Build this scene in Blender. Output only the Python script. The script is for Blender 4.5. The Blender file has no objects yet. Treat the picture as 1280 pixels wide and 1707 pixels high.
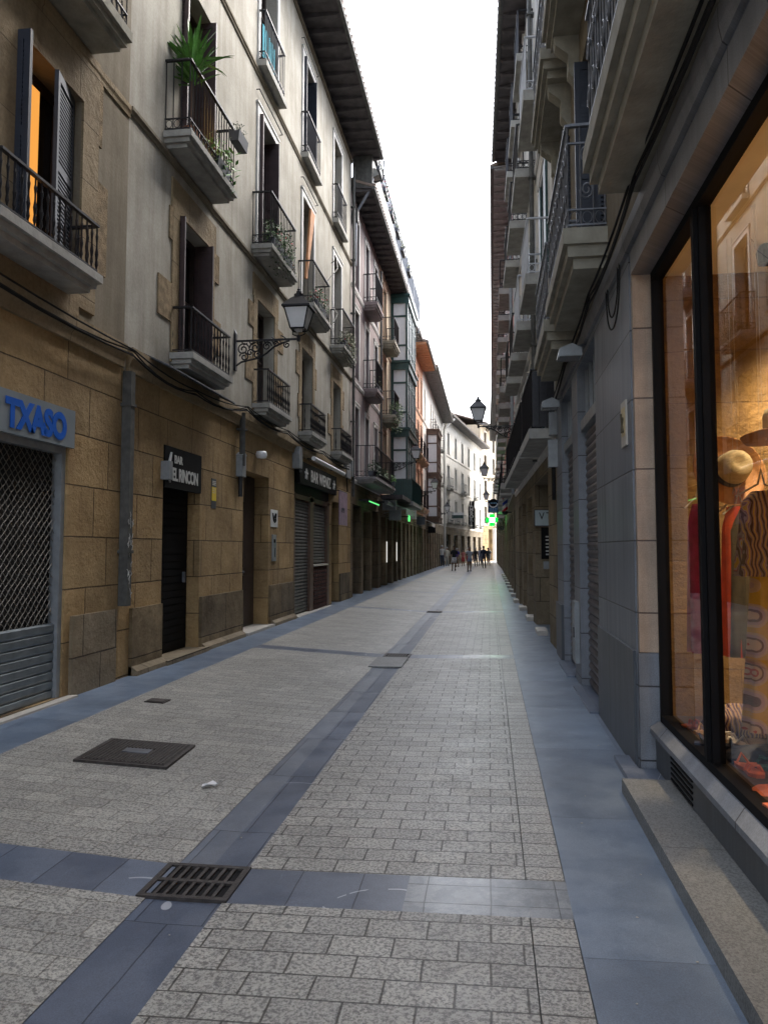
import bpy, math, random
from mathutils import Vector, Matrix
random.seed(7)
R = math.radians
C = bpy.context.scene.collection
SC = bpy.context.scene

# ---------------------------------------------------------------- camera, sky, sun
F_PX, PX, PY = 1280.0, 640.0, 833.0
PITCH = math.atan(82 / F_PX); YAW = math.atan(175 * math.cos(PITCH) / F_PX)
cd = bpy.data.cameras.new('camera'); cam = bpy.data.objects.new('camera', cd); C.objects.link(cam)
cam.location = (0, 0, 1.6); cam.rotation_euler = (R(90) + PITCH, 0, YAW)
cd.sensor_width = 36; cd.lens = 36 * F_PX / 1707; cd.shift_y = -20.5 / 1707
cd.clip_start = 0.05; cd.clip_end = 2000
SC.camera = cam
w = bpy.data.worlds.new('World'); SC.world = w; w.use_nodes = True
nt = w.node_tree; bg = nt.nodes['Background']
sky = nt.nodes.new('ShaderNodeTexSky'); sky.sky_type = 'NISHITA'; sky.sun_disc = False
SUN_EL, SUN_AZ = R(46), R(42)
sky.sun_elevation = SUN_EL; sky.sun_rotation = SUN_AZ
sky.dust_density = 4; sky.air_density = 1.0; sky.ozone_density = 1.0
hs = nt.nodes.new('ShaderNodeHueSaturation'); hs.inputs['Saturation'].default_value = 0.48
nt.links.new(sky.outputs[0], hs.inputs['Color']); nt.links.new(hs.outputs[0], bg.inputs[0])
bg.inputs[1].default_value = 0.15
sl = bpy.data.lights.new('sun', 'SUN'); so = bpy.data.objects.new('sun', sl); C.objects.link(so)
sl.energy = .5; sl.angle = R(35); sl.color = (1, .98, .95)
so.rotation_euler = (R(90) - SUN_EL, 0, R(180) - SUN_AZ)
SC.view_settings.view_transform = 'Standard'; SC.view_settings.look = 'None'
SC.view_settings.exposure = 2.45; SC.view_settings.gamma = 1
SC.render.resolution_x = 767; SC.render.resolution_y = 1024

# ---------------------------------------------------------------- materials
def newmat(name):
    m = bpy.data.materials.new(name); m.use_nodes = True
    n = m.node_tree
    return m, n, n.nodes['Principled BSDF']
def nd(n, t, **k):
    x = n.nodes.new(t)
    for a, b in k.items(): setattr(x, a, b)
    return x
def coord(n, mode='wall', sc=(1, 1, 1)):
    tc = nd(n, 'ShaderNodeTexCoord'); sp = nd(n, 'ShaderNodeSeparateXYZ'); cb = nd(n, 'ShaderNodeCombineXYZ')
    n.links.new(tc.outputs['Object'], sp.inputs[0])
    if mode == 'wall':
        # front faces use x, side reveals use y as the running coordinate
        ad = nd(n, 'ShaderNodeMath', operation='ADD')
        n.links.new(sp.outputs[0], ad.inputs[0]); n.links.new(sp.outputs[1], ad.inputs[1])
        n.links.new(ad.outputs[0], cb.inputs[0]); n.links.new(sp.outputs[2], cb.inputs[1])
    else:
        n.links.new(sp.outputs[0], cb.inputs[0]); n.links.new(sp.outputs[1], cb.inputs[1]); n.links.new(sp.outputs[2], cb.inputs[2])
    mp = nd(n, 'ShaderNodeMapping'); mp.inputs['Scale'].default_value = sc
    n.links.new(cb.outputs[0], mp.inputs[0])
    return mp.outputs[0]
def noise(n, vec, scale, detail=4, rough=.55):
    x = nd(n, 'ShaderNodeTexNoise'); x.inputs['Scale'].default_value = scale
    x.inputs['Detail'].default_value = detail; x.inputs['Roughness'].default_value = rough
    n.links.new(vec, x.inputs['Vector']); return x.outputs['Fac']
def ramp(n, fac, stops):
    x = nd(n, 'ShaderNodeValToRGB'); e = x.color_ramp.elements
    e[0].position, e[0].color = stops[0][0], (*stops[0][1], 1)
    e[1].position, e[1].color = stops[-1][0], (*stops[-1][1], 1)
    for p, c in stops[1:-1]:
        q = e.new(p); q.color = (*c, 1)
    n.links.new(fac, x.inputs[0]); return x.outputs[0]
def mix(n, a, b, fac, mode='MIX'):
    x = nd(n, 'ShaderNodeMix', data_type='RGBA', blend_type=mode)
    for s, v in ((0, fac), (6, a), (7, b)):
        if isinstance(v, (int, float)): x.inputs[s].default_value = v
        elif isinstance(v, tuple): x.inputs[s].default_value = (*v, 1)
        else: n.links.new(v, x.inputs[s])
    return x.outputs[2]
def bump(n, p, h, dist=.01, strength=.6, prev=None):
    b = nd(n, 'ShaderNodeBump'); b.inputs['Distance'].default_value = dist; b.inputs['Strength'].default_value = strength
    n.links.new(h, b.inputs['Height'])
    if prev: n.links.new(prev, b.inputs['Normal'])
    n.links.new(b.outputs[0], p.inputs['Normal']); return b.outputs[0]

def plain(name, col, rough=.6, metal=0, var=.25, scale=6, bmp=0, spec=.5, mode='obj'):
    m, n, p = newmat(name)
    v = coord(n, mode)
    f = noise(n, v, scale, 5)
    d = tuple(c * (1 - var) for c in col); l = tuple(min(1, c * (1 + var)) for c in col)
    n.links.new(ramp(n, f, [(.3, d), (.7, l)]), p.inputs['Base Color'])
    p.inputs['Roughness'].default_value = rough; p.inputs['Metallic'].default_value = metal
    p.inputs['Specular IOR Level'].default_value = spec
    if bmp: bump(n, p, noise(n, v, scale * 6, 6), bmp, .7)
    return m
def emit(name, col, s):
    m, n, p = newmat(name)
    p.inputs['Base Color'].default_value = (*[c * .5 for c in col], 1)
    p.inputs['Emission Color'].default_value = (*col, 1); p.inputs['Emission Strength'].default_value = s
    return m
def ashlar(name, c1, c2, mortar, bw=.85, bh=.53, off=0.0, stain=.55, ms=.008, rough=.85):
    m, n, p = newmat(name)
    v = coord(n, 'wall')
    sh = nd(n, 'ShaderNodeMapping'); sh.inputs['Location'].default_value = (off * 3, off, 0); n.links.new(v, sh.inputs[0]); v = sh.outputs[0]
    # wobble the joints a little
    nz = nd(n, 'ShaderNodeTexNoise'); nz.inputs['Scale'].default_value = 3; n.links.new(v, nz.inputs['Vector'])
    sb = nd(n, 'ShaderNodeVectorMath', operation='MULTIPLY_ADD')
    n.links.new(nz.outputs['Color'], sb.inputs[0]); sb.inputs[1].default_value = (.02, .012, 0); n.links.new(v, sb.inputs[2])
    br = nd(n, 'ShaderNodeTexBrick'); n.links.new(sb.outputs[0], br.inputs['Vector'])
    br.inputs['Color1'].default_value = (*c1, 1); br.inputs['Color2'].default_value = (*c2, 1); br.inputs['Mortar'].default_value = (*mortar, 1)
    br.inputs['Scale'].default_value = 1; br.inputs['Brick Width'].default_value = bw; br.inputs['Row Height'].default_value = bh
    br.inputs['Mortar Size'].default_value = ms; br.inputs['Mortar Smooth'].default_value = .4; br.inputs['Bias'].default_value = 0
    br.offset = .5; br.squash = 1.35; br.squash_frequency = 3
    f1 = noise(n, v, 1.3, 7, .65); f2 = noise(n, v, 22, 6, .7)
    a = mix(n, br.outputs['Color'], ramp(n, f1, [(.35, (stain, stain * .93, stain * .84)), (.68, (1.0, 1.0, 1.0))]), .9, 'MULTIPLY')
    a = mix(n, a, ramp(n, f2, [(.3, (.72, .70, .68)), (.7, (1.1, 1.1, 1.1))]), .8, 'MULTIPLY')
    vs = coord(n, 'wall', (2.5, .35, 1)); f3 = noise(n, vs, 1.6, 5, .6)
    a = mix(n, a, ramp(n, f3, [(.56, (1, 1, 1)), (.72, (.55, .5, .44))]), .6, 'MULTIPLY')
    n.links.new(a, p.inputs['Base Color']); p.inputs['Roughness'].default_value = rough
    p.inputs['Specular IOR Level'].default_value = .25
    iv = nd(n, 'ShaderNodeMath', operation='SUBTRACT'); iv.inputs[0].default_value = 1; n.links.new(br.outputs['Fac'], iv.inputs[1])
    b1 = bump(n, p, iv.outputs[0], .022, 1.0); b2 = bump(n, p, f2, .012, .9, b1); bump(n, p, noise(n, v, 4, 7, .65), .04, .8, b2)
    return m
def plaster(name, col, stain=.72, streak=.6, warm=(1, .97, .92)):
    m, n, p = newmat(name)
    v = coord(n, 'wall'); vs = coord(n, 'wall', (3.2, .28, 1))
    f1 = noise(n, v, .9, 7, .65); f2 = noise(n, vs, 1.5, 6, .65); f3 = noise(n, v, 30, 5, .6)
    a = mix(n, col, ramp(n, f1, [(.35, tuple(stain * c for c in warm)), (.65, (1.08, 1.08, 1.08))]), .85, 'MULTIPLY')
    a = mix(n, a, ramp(n, f2, [(.42, (1, 1, 1)), (.66, (streak, streak * .97, streak * .92))]), .8, 'MULTIPLY')
    a = mix(n, a, ramp(n, f3, [(.3, (.86, .86, .86)), (.7, (1.08, 1.08, 1.08))]), .8, 'MULTIPLY')
    n.links.new(a, p.inputs['Base Color']); p.inputs['Roughness'].default_value = .9; p.inputs['Specular IOR Level'].default_value = .2
    b1 = bump(n, p, f3, .004, .6); bump(n, p, noise(n, v, 4, 4), .02, .35, b1)
    return m
def granite(name, c1, c2, joint, bw=1.6, bh=.52, off=0., rough=.42, ms=.006):
    m, n, p = newmat(name)
    v = coord(n, 'wall')
    sh = nd(n, 'ShaderNodeMapping'); sh.inputs['Location'].default_value = (off * 2, off, 0); n.links.new(v, sh.inputs[0]); v = sh.outputs[0]
    br = nd(n, 'ShaderNodeTexBrick'); n.links.new(v, br.inputs['Vector'])
    br.inputs['Color1'].default_value = (*c1, 1); br.inputs['Color2'].default_value = (*c2, 1); br.inputs['Mortar'].default_value = (*joint, 1)
    br.inputs['Scale'].default_value = 1; br.inputs['Brick Width'].default_value = bw; br.inputs['Row Height'].default_value = bh
    br.inputs['Mortar Size'].default_value = ms; br.inputs['Mortar Smooth'].default_value = .2; br.offset = 0
    f1 = noise(n, v, 2.2, 7, .7); vs = coord(n, 'wall', (5, .4, 1)); f2 = noise(n, vs, 1.7, 6, .6); f3 = noise(n, v, 120, 3, .6)
    a = mix(n, br.outputs['Color'], ramp(n, f1, [(.3, (.68, .69, .72)), (.7, (1.2, 1.2, 1.2))]), .9, 'MULTIPLY')
    a = mix(n, a, ramp(n, f2, [(.35, (.8, .8, .8)), (.68, (1.25, 1.25, 1.25))]), .8, 'MULTIPLY')
    a = mix(n, a, ramp(n, f3, [(.35, (.75, .75, .75)), (.65, (1.2, 1.2, 1.2))]), .7, 'MULTIPLY')
    n.links.new(a, p.inputs['Base Color'])
    rr = nd(n, 'ShaderNodeMapRange'); n.links.new(f1, rr.inputs[0]); rr.inputs[3].default_value = rough - .12; rr.inputs[4].default_value = rough + .2
    n.links.new(rr.outputs[0], p.inputs['Roughness'])
    iv = nd(n, 'ShaderNodeMath', operation='SUBTRACT'); iv.inputs[0].default_value = 1; n.links.new(br.outputs['Fac'], iv.inputs[1])
    b1 = bump(n, p, iv.outputs[0], .006, .7); bump(n, p, f2, .006, .5, b1)
    return m
def pavers(name, bw, bh, c1, c2, joint, off=.5, rough=.46, ms=.005, blotch=60, rot=False, veins=False):
    m, n, p = newmat(name)
    v = coord(n, 'obj')
    nz = nd(n, 'ShaderNodeTexNoise'); nz.inputs['Scale'].default_value = 4; n.links.new(v, nz.inputs['Vector'])
    sb = nd(n, 'ShaderNodeVectorMath', operation='MULTIPLY_ADD')
    n.links.new(nz.outputs['Color'], sb.inputs[0]); sb.inputs[1].default_value = (.012, .006, 0); n.links.new(v, sb.inputs[2])
    br = nd(n, 'ShaderNodeTexBrick'); n.links.new(sb.outputs[0], br.inputs['Vector'])
    br.inputs['Color1'].default_value = (.85, .85, .85, 1); br.inputs['Color2'].default_value = (1.1, 1.1, 1.08, 1); br.inputs['Mortar'].default_value = (*joint, 1)
    br.inputs['Scale'].default_value = 1; br.inputs['Brick Width'].default_value = bw; br.inputs['Row Height'].default_value = bh
    br.inputs['Mortar Size'].default_value = ms; br.inputs['Mortar Smooth'].default_value = .3; br.offset = off
    f = noise(n, v, blotch, 6 if blotch > 20 else 3, .78 if blotch > 20 else .6)
    a = ramp(n, f, [(.43, c2), (.5, tuple(x * .6 + y * .4 for x, y in zip(c1, c2))), (.55, c1)])
    fl = noise(n, v, .8, 6, .6)
    a = mix(n, a, ramp(n, fl, [(.3, (.78, .77, .75)), (.7, (1.15, 1.15, 1.15))]), .8, 'MULTIPLY')
    if blotch < 20:
        a = mix(n, a, ramp(n, noise(n, v, 170, 4, .7), [(.36, (.74, .74, .74)), (.62, (1.2, 1.2, 1.2))]), .8, 'MULTIPLY')
        va = nd(n, 'ShaderNodeMapping'); va.inputs['Scale'].default_value = (14, 3, 1); va.inputs['Rotation'].default_value = (0, 0, .5); n.links.new(v, va.inputs[0])
        a = mix(n, a, ramp(n, noise(n, va.outputs[0], 2, 6, .7), [(.60, (1, 1, 1)), (.72, (1.35, 1.33, 1.3))]), .8, 'MULTIPLY')
    fs = noise(n, v, 9, 6, .75)
    a = mix(n, a, ramp(n, fs, [(.3, (.8, .8, .8)), (.55, (1.05, 1.05, 1.05))]), .5, 'MULTIPLY')
    a = mix(n, a, br.outputs['Color'], 1.0, 'MULTIPLY')
    if veins:
        vn = noise(n, v, .55, 2, .5); q = nd(n, 'ShaderNodeMath', operation='SUBTRACT'); q.inputs[1].default_value = .5; n.links.new(vn, q.inputs[0])
        q2 = nd(n, 'ShaderNodeMath', operation='ABSOLUTE'); n.links.new(q.outputs[0], q2.inputs[0])
        q3 = nd(n, 'ShaderNodeMath', operation='LESS_THAN'); q3.inputs[1].default_value = .0013; n.links.new(q2.outputs[0], q3.inputs[0])
        q4 = nd(n, 'ShaderNodeMath', operation='GREATER_THAN'); q4.inputs[1].default_value = .53; n.links.new(noise(n, v, 3.3, 2), q4.inputs[0])
        q5 = nd(n, 'ShaderNodeMath', operation='MULTIPLY'); n.links.new(q3.outputs[0], q5.inputs[0]); n.links.new(q4.outputs[0], q5.inputs[1])
        a = mix(n, a, (.42, .45, .5), q5.outputs[0])
    n.links.new(a, p.inputs['Base Color'])
    rr = nd(n, 'ShaderNodeMapRange'); n.links.new(noise(n, v, 3, 5, .6), rr.inputs[0]); rr.inputs[3].default_value = rough - .15; rr.inputs[4].default_value = rough + .15
    n.links.new(rr.outputs[0], p.inputs['Roughness'])
    iv = nd(n, 'ShaderNodeMath', operation='SUBTRACT'); iv.inputs[0].default_value = 1; n.links.new(br.outputs['Fac'], iv.inputs[1])
    b1 = bump(n, p, iv.outputs[0], .006, .9); bump(n, p, f, .002, .5, b1)
    return m

M = {}
M['sand'] = ashlar('ashlar_sandstone', (.51, .355, .175), (.39, .285, .155), (.13, .09, .05), off=-.14)
M['sand_dirty'] = ashlar('stained_sandstone', (.33, .25, .145), (.20, .16, .11), (.09, .065, .045), bw=1.1, bh=.62, off=.3, stain=.28)
M['sand_grey'] = ashlar('grey_sandstone', (.34, .28, .19), (.27, .23, .17), (.10, .08, .06), bw=.7, bh=.5)
M['sand_dark'] = ashlar('dark_sandstone', (.24, .18, .115), (.19, .15, .105), (.07, .055, .04), bw=.7, bh=.5, stain=.5)
M['quoin'] = ashlar('quoin_stone', (.36, .28, .17), (.30, .24, .155), (.13, .10, .06), bw=1.4, bh=.62, off=.1, stain=.65, ms=.005)
M['rubble'] = plain('rough_stone', (.24, .18, .11), .95, var=.45, scale=9, bmp=.03, spec=.2)
M['render_grey'] = plaster('grey_render', (.235, .205, .155), .70, .70)
M['render_pale'] = plaster('pale_render', (.42, .405, .36), .72, .72)
M['render_purple'] = plaster('mauve_render', (.30, .255, .26), .8, .75)
M['render_salmon'] = plaster('salmon_render', (.48, .33, .25), .8, .8)
M['render_cream'] = plaster('cream_render', (.55, .47, .36), .8, .8)
M['render_white'] = plaster('white_render', (.68, .67, .64), .82, .8)
M['render_orange'] = plaster('orange_render', (.62, .36, .25), .85, .85)
M['render_pink'] = plaster('pink_render', (.50, .27, .25), .85, .85)
M['trim_white'] = plain('white_trim', (.58, .57, .55), .8, var=.12)
M['slab'] = plain('balcony_stone', (.33, .325, .30), .9, var=.22, scale=5, bmp=.01)
M['slab_ochre'] = plain('ochre_balcony_stone', (.27, .255, .205), .9, var=.25, scale=5, bmp=.01)
M['granite'] = granite('blue_granite', (.195, .212, .24), (.16, .178, .205), (.03, .03, .035), off=-.1)
M['granite_dark'] = granite('dark_granite', (.085, .095, .108), (.075, .084, .097), (.02, .02, .02), bw=3, bh=3, off=.4)
M['granite_top'] = granite('grey_granite_lintel', (.20, .20, .205), (.17, .17, .175), (.04, .04, .04), bw=1.2, bh=3, off=1.0)
M['peach'] = granite('peach_granite', (.42, .32, .24), (.38, .30, .23), (.10, .07, .06), bw=3, bh=.52, off=-.1, rough=.3)
M['iron'] = plain('black_iron', (.018, .018, .022), .4, .3, var=.3, scale=20)
M['iron_grey'] = plain('grey_iron', (.16, .17, .19), .45, .4, var=.25, scale=14)
M['iron_white'] = plain('pale_iron', (.5, .52, .56), .45, .1, var=.15)
M['wood_dark'] = plain('dark_wood', (.045, .03, .025), .5, var=.35, scale=8)
M['wood_brown'] = plain('brown_wood', (.10, .055, .035), .5, var=.3, scale=8)
M['eave_wood'] = plain('eave_timber', (.07, .062, .065), .8, var=.3, scale=5)
M['eave_orange'] = plain('orange_eave_timber', (.62, .34, .20), .7, var=.15)
M['eave_grey'] = plain('grey_eave_timber', (.26, .25, .25), .8, var=.2)
M['tile'] = plain('roof_tile', (.22, .17, .14), .85, var=.35, scale=4, bmp=.03)
M['shutter'] = plain('slate_blue_shutter', (.020, .025, .038), .45, var=.2)
M['shutter_brown'] = plain('brown_shutter', (.05, .03, .03), .5, var=.3)
M['green'] = plain('dark_green_paint', (.018, .055, .05), .4, var=.2)
M['green2'] = plain('green_door_paint', (.02, .06, .055), .4, var=.25)
M['metal_box'] = plain('painted_steel', (.26, .28, .295), .45, .2, var=.15, scale=10)
M['zinc'] = plain('weathered_zinc', (.085, .085, .08), .6, .2, var=.35, scale=9)
M['alu'] = plain('shutter_steel', (.20, .23, .25), .35, .6, var=.2, scale=7)
M['grille'] = plain('grille_steel', (.22, .20, .17), .4, .7, var=.2, scale=7)
M['rollbrown'] = plain('brown_roller_steel', (.13, .11, .11), .4, .4, var=.35, scale=6)
M['black'] = plain('black_paint', (.006, .006, .007), .6, var=.2, spec=.12)
M['white'] = plain('white_paint', (.75, .75, .75), .5, var=.06)
M['marble'] = plain('pale_marble', (.48, .45, .40), .5, var=.15)
M['signgrey'] = plain('grey_sign_board', (.20, .235, .26), .4, var=.1, scale=3)
M['blue'] = plain('blue_letters', (.005, .10, .50), .4, var=.08)
M['letter'] = plain('white_letters', (.60, .60, .58), .5, var=.1)
M['darkroom'] = plain('unlit_interior', (.012, .011, .010), .9, var=.2)
M['leaf'] = plain('leaf_green', (.055, .11, .035), .6, var=.45, scale=30)
M['leaf_dark'] = plain('leaf_dark_green', (.03, .06, .03), .6, var=.45, scale=30)
M['leaf_bright'] = plain('leaf_bright', (.10, .24, .05), .5, var=.35, scale=20)
M['leaf_dry'] = plain('leaf_olive', (.16, .17, .09), .7, var=.4, scale=30)
M['red'] = plain('red_petals', (.55, .03, .06), .6, var=.3)
M['pinkp'] = plain('pink_petals', (.65, .22, .35), .6, var=.3)
M['pot'] = plain('terracotta', (.30, .13, .07), .8, var=.2)
M['potgrey'] = plain('plastic_planter', (.05, .055, .07), .5, var=.2)
M['lit'] = emit('lit_curtain', (1.0, .42, .08), .17)
M['litlamp'] = emit('lit_bulb', (1.0, .62, .2), 1.6)
M['greenlit'] = emit('green_neon', (.15, 1.0, .25), .22)
M['greenhot'] = emit('green_lamp_core', (.45, 1.0, .5), 4)
M['greenbox'] = emit('green_lightbox', (.0, .42, .04), .35)
M['brightwin'] = emit('bright_shop_light', (1, .96, .88), .2)
M['purple_banner'] = plain('mauve_banner', (.25, .17, .24), .6, var=.3, scale=5)
M['awning'] = plain('green_white_awning', (.42, .60, .48), .8, var=.08)
M['lampglass'] = plain('frosted_lamp_glass', (.78, .79, .80), .3, var=.05)
M['brickpanel'] = ashlar('brown_brick_panel', (.13, .045, .035), (.09, .035, .03), (.03, .02, .02), bw=.22, bh=.09, ms=.014)
M['cast'] = plain('cast_iron_cover', (.055, .048, .045), .5, .5, var=.4, scale=25, bmp=.006)
M['yellow'] = plain('yellow_sticker', (.75, .55, .05), .5, var=.1)
M['rope'] = plain('cable_black', (.02, .02, .02), .9, spec=.15)
M['orangecloth'] = plain('orange_blind', (.42, .20, .09), .8, var=.2)
M['painted_skyglass'] = plain('painted_sky_reflection', (.75, .77, .80), .2, var=.05)  # pale colour stands in for sky reflected in the oriel glass
# glazing
def glassdark(name, col=(.012, .013, .016), rough=.06):
    m, n, p = newmat(name)
    p.inputs['Base Color'].default_value = (*col, 1); p.inputs['Roughness'].default_value = rough
    p.inputs['Specular IOR Level'].default_value = .8
    v = coord(n, 'obj'); bump(n, p, noise(n, v, 1.5, 2), .01, .25)
    return m
M['glass'] = glassdark('window_glass')
M['curtain_glass'] = glassdark('curtained_glass', (.16, .16, .16), .15)
def shopglass():
    m, n, p = newmat('shop_glass')
    n.nodes.remove(p)
    out = n.nodes['Material Output']
    tr = nd(n, 'ShaderNodeBsdfTransparent'); tr.inputs[0].default_value = (.95, .97, .96, 1)
    gl = nd(n, 'ShaderNodeBsdfGlossy'); gl.inputs['Roughness'].default_value = 0.01
    fr = nd(n, 'ShaderNodeFresnel'); fr.inputs[0].default_value = 1.95
    mx = nd(n, 'ShaderNodeMixShader')
    n.links.new(fr.outputs[0], mx.inputs[0]); n.links.new(tr.outputs[0], mx.inputs[1]); n.links.new(gl.outputs[0], mx.inputs[2])
    n.links.new(mx.outputs[0], out.inputs[0]); return m
M['shopglass'] = shopglass()
M['displaystone'] = ashlar('display_wall_stone', (.44, .29, .125), (.36, .24, .10), (.25, .15, .06), bw=.52, bh=.38, stain=.5, ms=.004)
GC1, GC2 = (.46, .45, .41), (.15, .148, .14)
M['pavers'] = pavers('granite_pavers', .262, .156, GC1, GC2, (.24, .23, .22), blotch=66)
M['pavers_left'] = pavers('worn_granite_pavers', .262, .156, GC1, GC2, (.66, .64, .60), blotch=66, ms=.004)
M['paver_col'] = pavers('kerb_granite_pavers', 1.0, .156, GC1, GC2, (.24, .23, .22), off=0, blotch=66)
M['slate'] = pavers('blue_limestone', .31, 1.1, (.140, .168, .225), (.110, .136, .190), (.4, .4, .4), blotch=3, rough=.36, ms=.003, veins=True)
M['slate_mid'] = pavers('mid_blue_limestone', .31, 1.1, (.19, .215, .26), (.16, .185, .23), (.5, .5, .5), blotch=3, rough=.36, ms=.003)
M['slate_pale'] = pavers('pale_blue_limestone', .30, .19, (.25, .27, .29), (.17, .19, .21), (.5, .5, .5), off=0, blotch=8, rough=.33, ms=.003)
M['slate_side'] = pavers('blue_limestone_pavement', 2.0, 1.6, (.165, .215, .29), (.13, .175, .245), (.6, .6, .6), blotch=2.6, rough=.36, ms=.002)
M['terrazzo'] = pavers('grey_granite_step', 1.6, 1.3, (.24, .245, .24), (.12, .125, .125), (.5, .5, .5), blotch=90, rough=.5)
M['ground'] = plain('ground_plain', (.22, .22, .22), .8, var=.1)

# ---------------------------------------------------------------- mesh builder
class MB:
    def __init__(s): s.v = []; s.f = []
    def add(s, vs, fs):
        b = len(s.v); s.v += [tuple(x) for x in vs]; s.f += [tuple(i + b for i in f) for f in fs]; return s
    def quad(s, a, b, c, d): return s.add([a, b, c, d], [(0, 1, 2, 3)])
    def box(s, x0, x1, y0, y1, z0, z1):
        vs = [(x, y, z) for z in (z0, z1) for y in (y0, y1) for x in (x0, x1)]
        return s.add(vs, [(0, 2, 3, 1), (4, 5, 7, 6), (0, 1, 5, 4), (2, 6, 7, 3), (0, 4, 6, 2), (1, 3, 7, 5)])
    def prism(s, pts, ax, a0, a1):
        """closed outline pts (2D) extruded along axis ax: 'x','y','z'"""
        def P(p, a): return {'x': (a, p[0], p[1]), 'y': (p[0], a, p[1]), 'z': (p[0], p[1], a)}[ax]
        n = len(pts); vs = [P(p, a0) for p in pts] + [P(p, a1) for p in pts]
        fs = [tuple(range(n - 1, -1, -1)), tuple(range(n, 2 * n))] + [(i, (i + 1) % n, (i + 1) % n + n, i + n) for i in range(n)]
        return s.add(vs, fs)
    def tube(s, path, r, n=6, cap=True):
        path = [Vector(p) for p in path]
        if not isinstance(r, (list, tuple)): r = [r] * len(path)
        vs = []; u = None
        for i, p in enumerate(path):
            t = (path[min(i + 1, len(path) - 1)] - path[max(i - 1, 0)])
            if t.length < 1e-9: t = Vector((0, 0, 1))
            t.normalize()
            if u is None:
                u = t.cross(Vector((0, 0, 1)) if abs(t.z) < .9 else Vector((1, 0, 0)))
            u = (u - t * u.dot(t))
            if u.length < 1e-6: u = t.orthogonal()
            u.normalize(); w_ = t.cross(u)
            for k in range(n):
                a = 2 * math.pi * k / n
                vs.append(p + (u * math.cos(a) + w_ * math.sin(a)) * r[i])
        fs = []
        for i in range(len(path) - 1):
            for k in range(n):
                a = i * n + k; b = i * n + (k + 1) % n; fs.append((a, b, b + n, a + n))
        if cap: fs.append(tuple(range(n - 1, -1, -1))); m = (len(path) - 1) * n; fs.append(tuple(range(m, m + n)))
        return s.add(vs, fs)
    def lathe(s, prof, c=(0, 0, 0), n=16, sx=1, sy=1):
        vs = [(c[0] + r * math.cos(2 * math.pi * k / n) * sx, c[1] + r * math.sin(2 * math.pi * k / n) * sy, c[2] + z) for r, z in prof for k in range(n)]
        fs = []
        for i in range(len(prof) - 1):
            for k in range(n):
                a = i * n + k; b = i * n + (k + 1) % n; fs.append((a, b, b + n, a + n))
        fs.append(tuple(range(n - 1, -1, -1))); m = (len(prof) - 1) * n; fs.append(tuple(range(m, m + n)))
        return s.add(vs, fs)
    def mesh(s, name, m, smooth=False):
        me = bpy.data.meshes.new(name); me.from_pydata(s.v, [], s.f); me.update()
        if m: me.materials.append(M[m] if isinstance(m, str) else m)
        if smooth: me.polygons.foreach_set('use_smooth', [True] * len(me.polygons))
        return me
    def build(s, name, m, parent=None, loc=(0, 0, 0), rz=0, smooth=False, label=None):
        return obj(name, s.mesh(name, m, smooth), parent, loc, rz, label)
def build_each(mb, name, m, parent, label=None):
    p = list(range(len(mb.v)))
    def fd(a):
        while p[a] != a: p[a] = p[p[a]]; a = p[a]
        return a
    for f in mb.f:
        for i in f[1:]: p[fd(i)] = fd(f[0])
    gr = {}
    for f in mb.f: gr.setdefault(fd(f[0]), []).append(f)
    for fs in gr.values():
        ids = sorted({i for f in fs for i in f}); mp = {i: k for k, i in enumerate(ids)}
        q = MB(); q.v = [mb.v[i] for i in ids]; q.f = [tuple(mp[i] for i in f) for f in fs]; q.build(name, m, parent, label=label)
def obj(name, me, parent=None, loc=(0, 0, 0), rz=0, label=None):
    o = bpy.data.objects.new(name, me); C.objects.link(o); o.parent = parent; o.location = loc; o.rotation_euler = (0, 0, rz)
    if label: o['label'] = label
    return o
def tag(o, label, cat, group=None):
    o['label'] = label; o['category'] = cat
    if group: o['group'] = group
    return o
def thing(name, label, cat, loc=(0, 0, 0), rz=0, group=None):
    return tag(obj(name, None, None, loc, rz), label, cat, group)
def structure(o, label=None):
    o['kind'] = 'structure'
    if label: o['label'] = label
    return o
def copytree(o, parent=None):
    c = o.copy(); C.objects.link(c); c.parent = parent
    for ch in list(o.children): copytree(ch, c)
    return c
def text(name, body, size, m, parent, loc, rot=(R(90), 0, 0), ext=.004, off=0, align='CENTER', sx=1, sp=1, label=None, shear=0):
    cu = bpy.data.curves.new(name, 'FONT'); cu.body = body; cu.size = size; cu.extrude = ext; cu.offset = off; cu.align_x = align; cu.align_y = 'CENTER'
    cu.space_character = sp; cu.shear = shear
    t = bpy.data.objects.new('tmp', cu)
    C.objects.link(t); me = bpy.data.meshes.new_from_object(t, depsgraph=bpy.context.evaluated_depsgraph_get())
    bpy.data.objects.remove(t); bpy.data.curves.remove(cu)
    me.name = name; me.materials.clear(); me.materials.append(M[m])
    o = obj(name, me, parent, loc, 0, label); o.rotation_euler = rot; o.scale = (sx, 1, 1)
    return o
# left wall: local x = Y - Y0, local -y = towards the street
XL = -4.2
TH_L, TH_R = R(90), R(-90)

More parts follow.
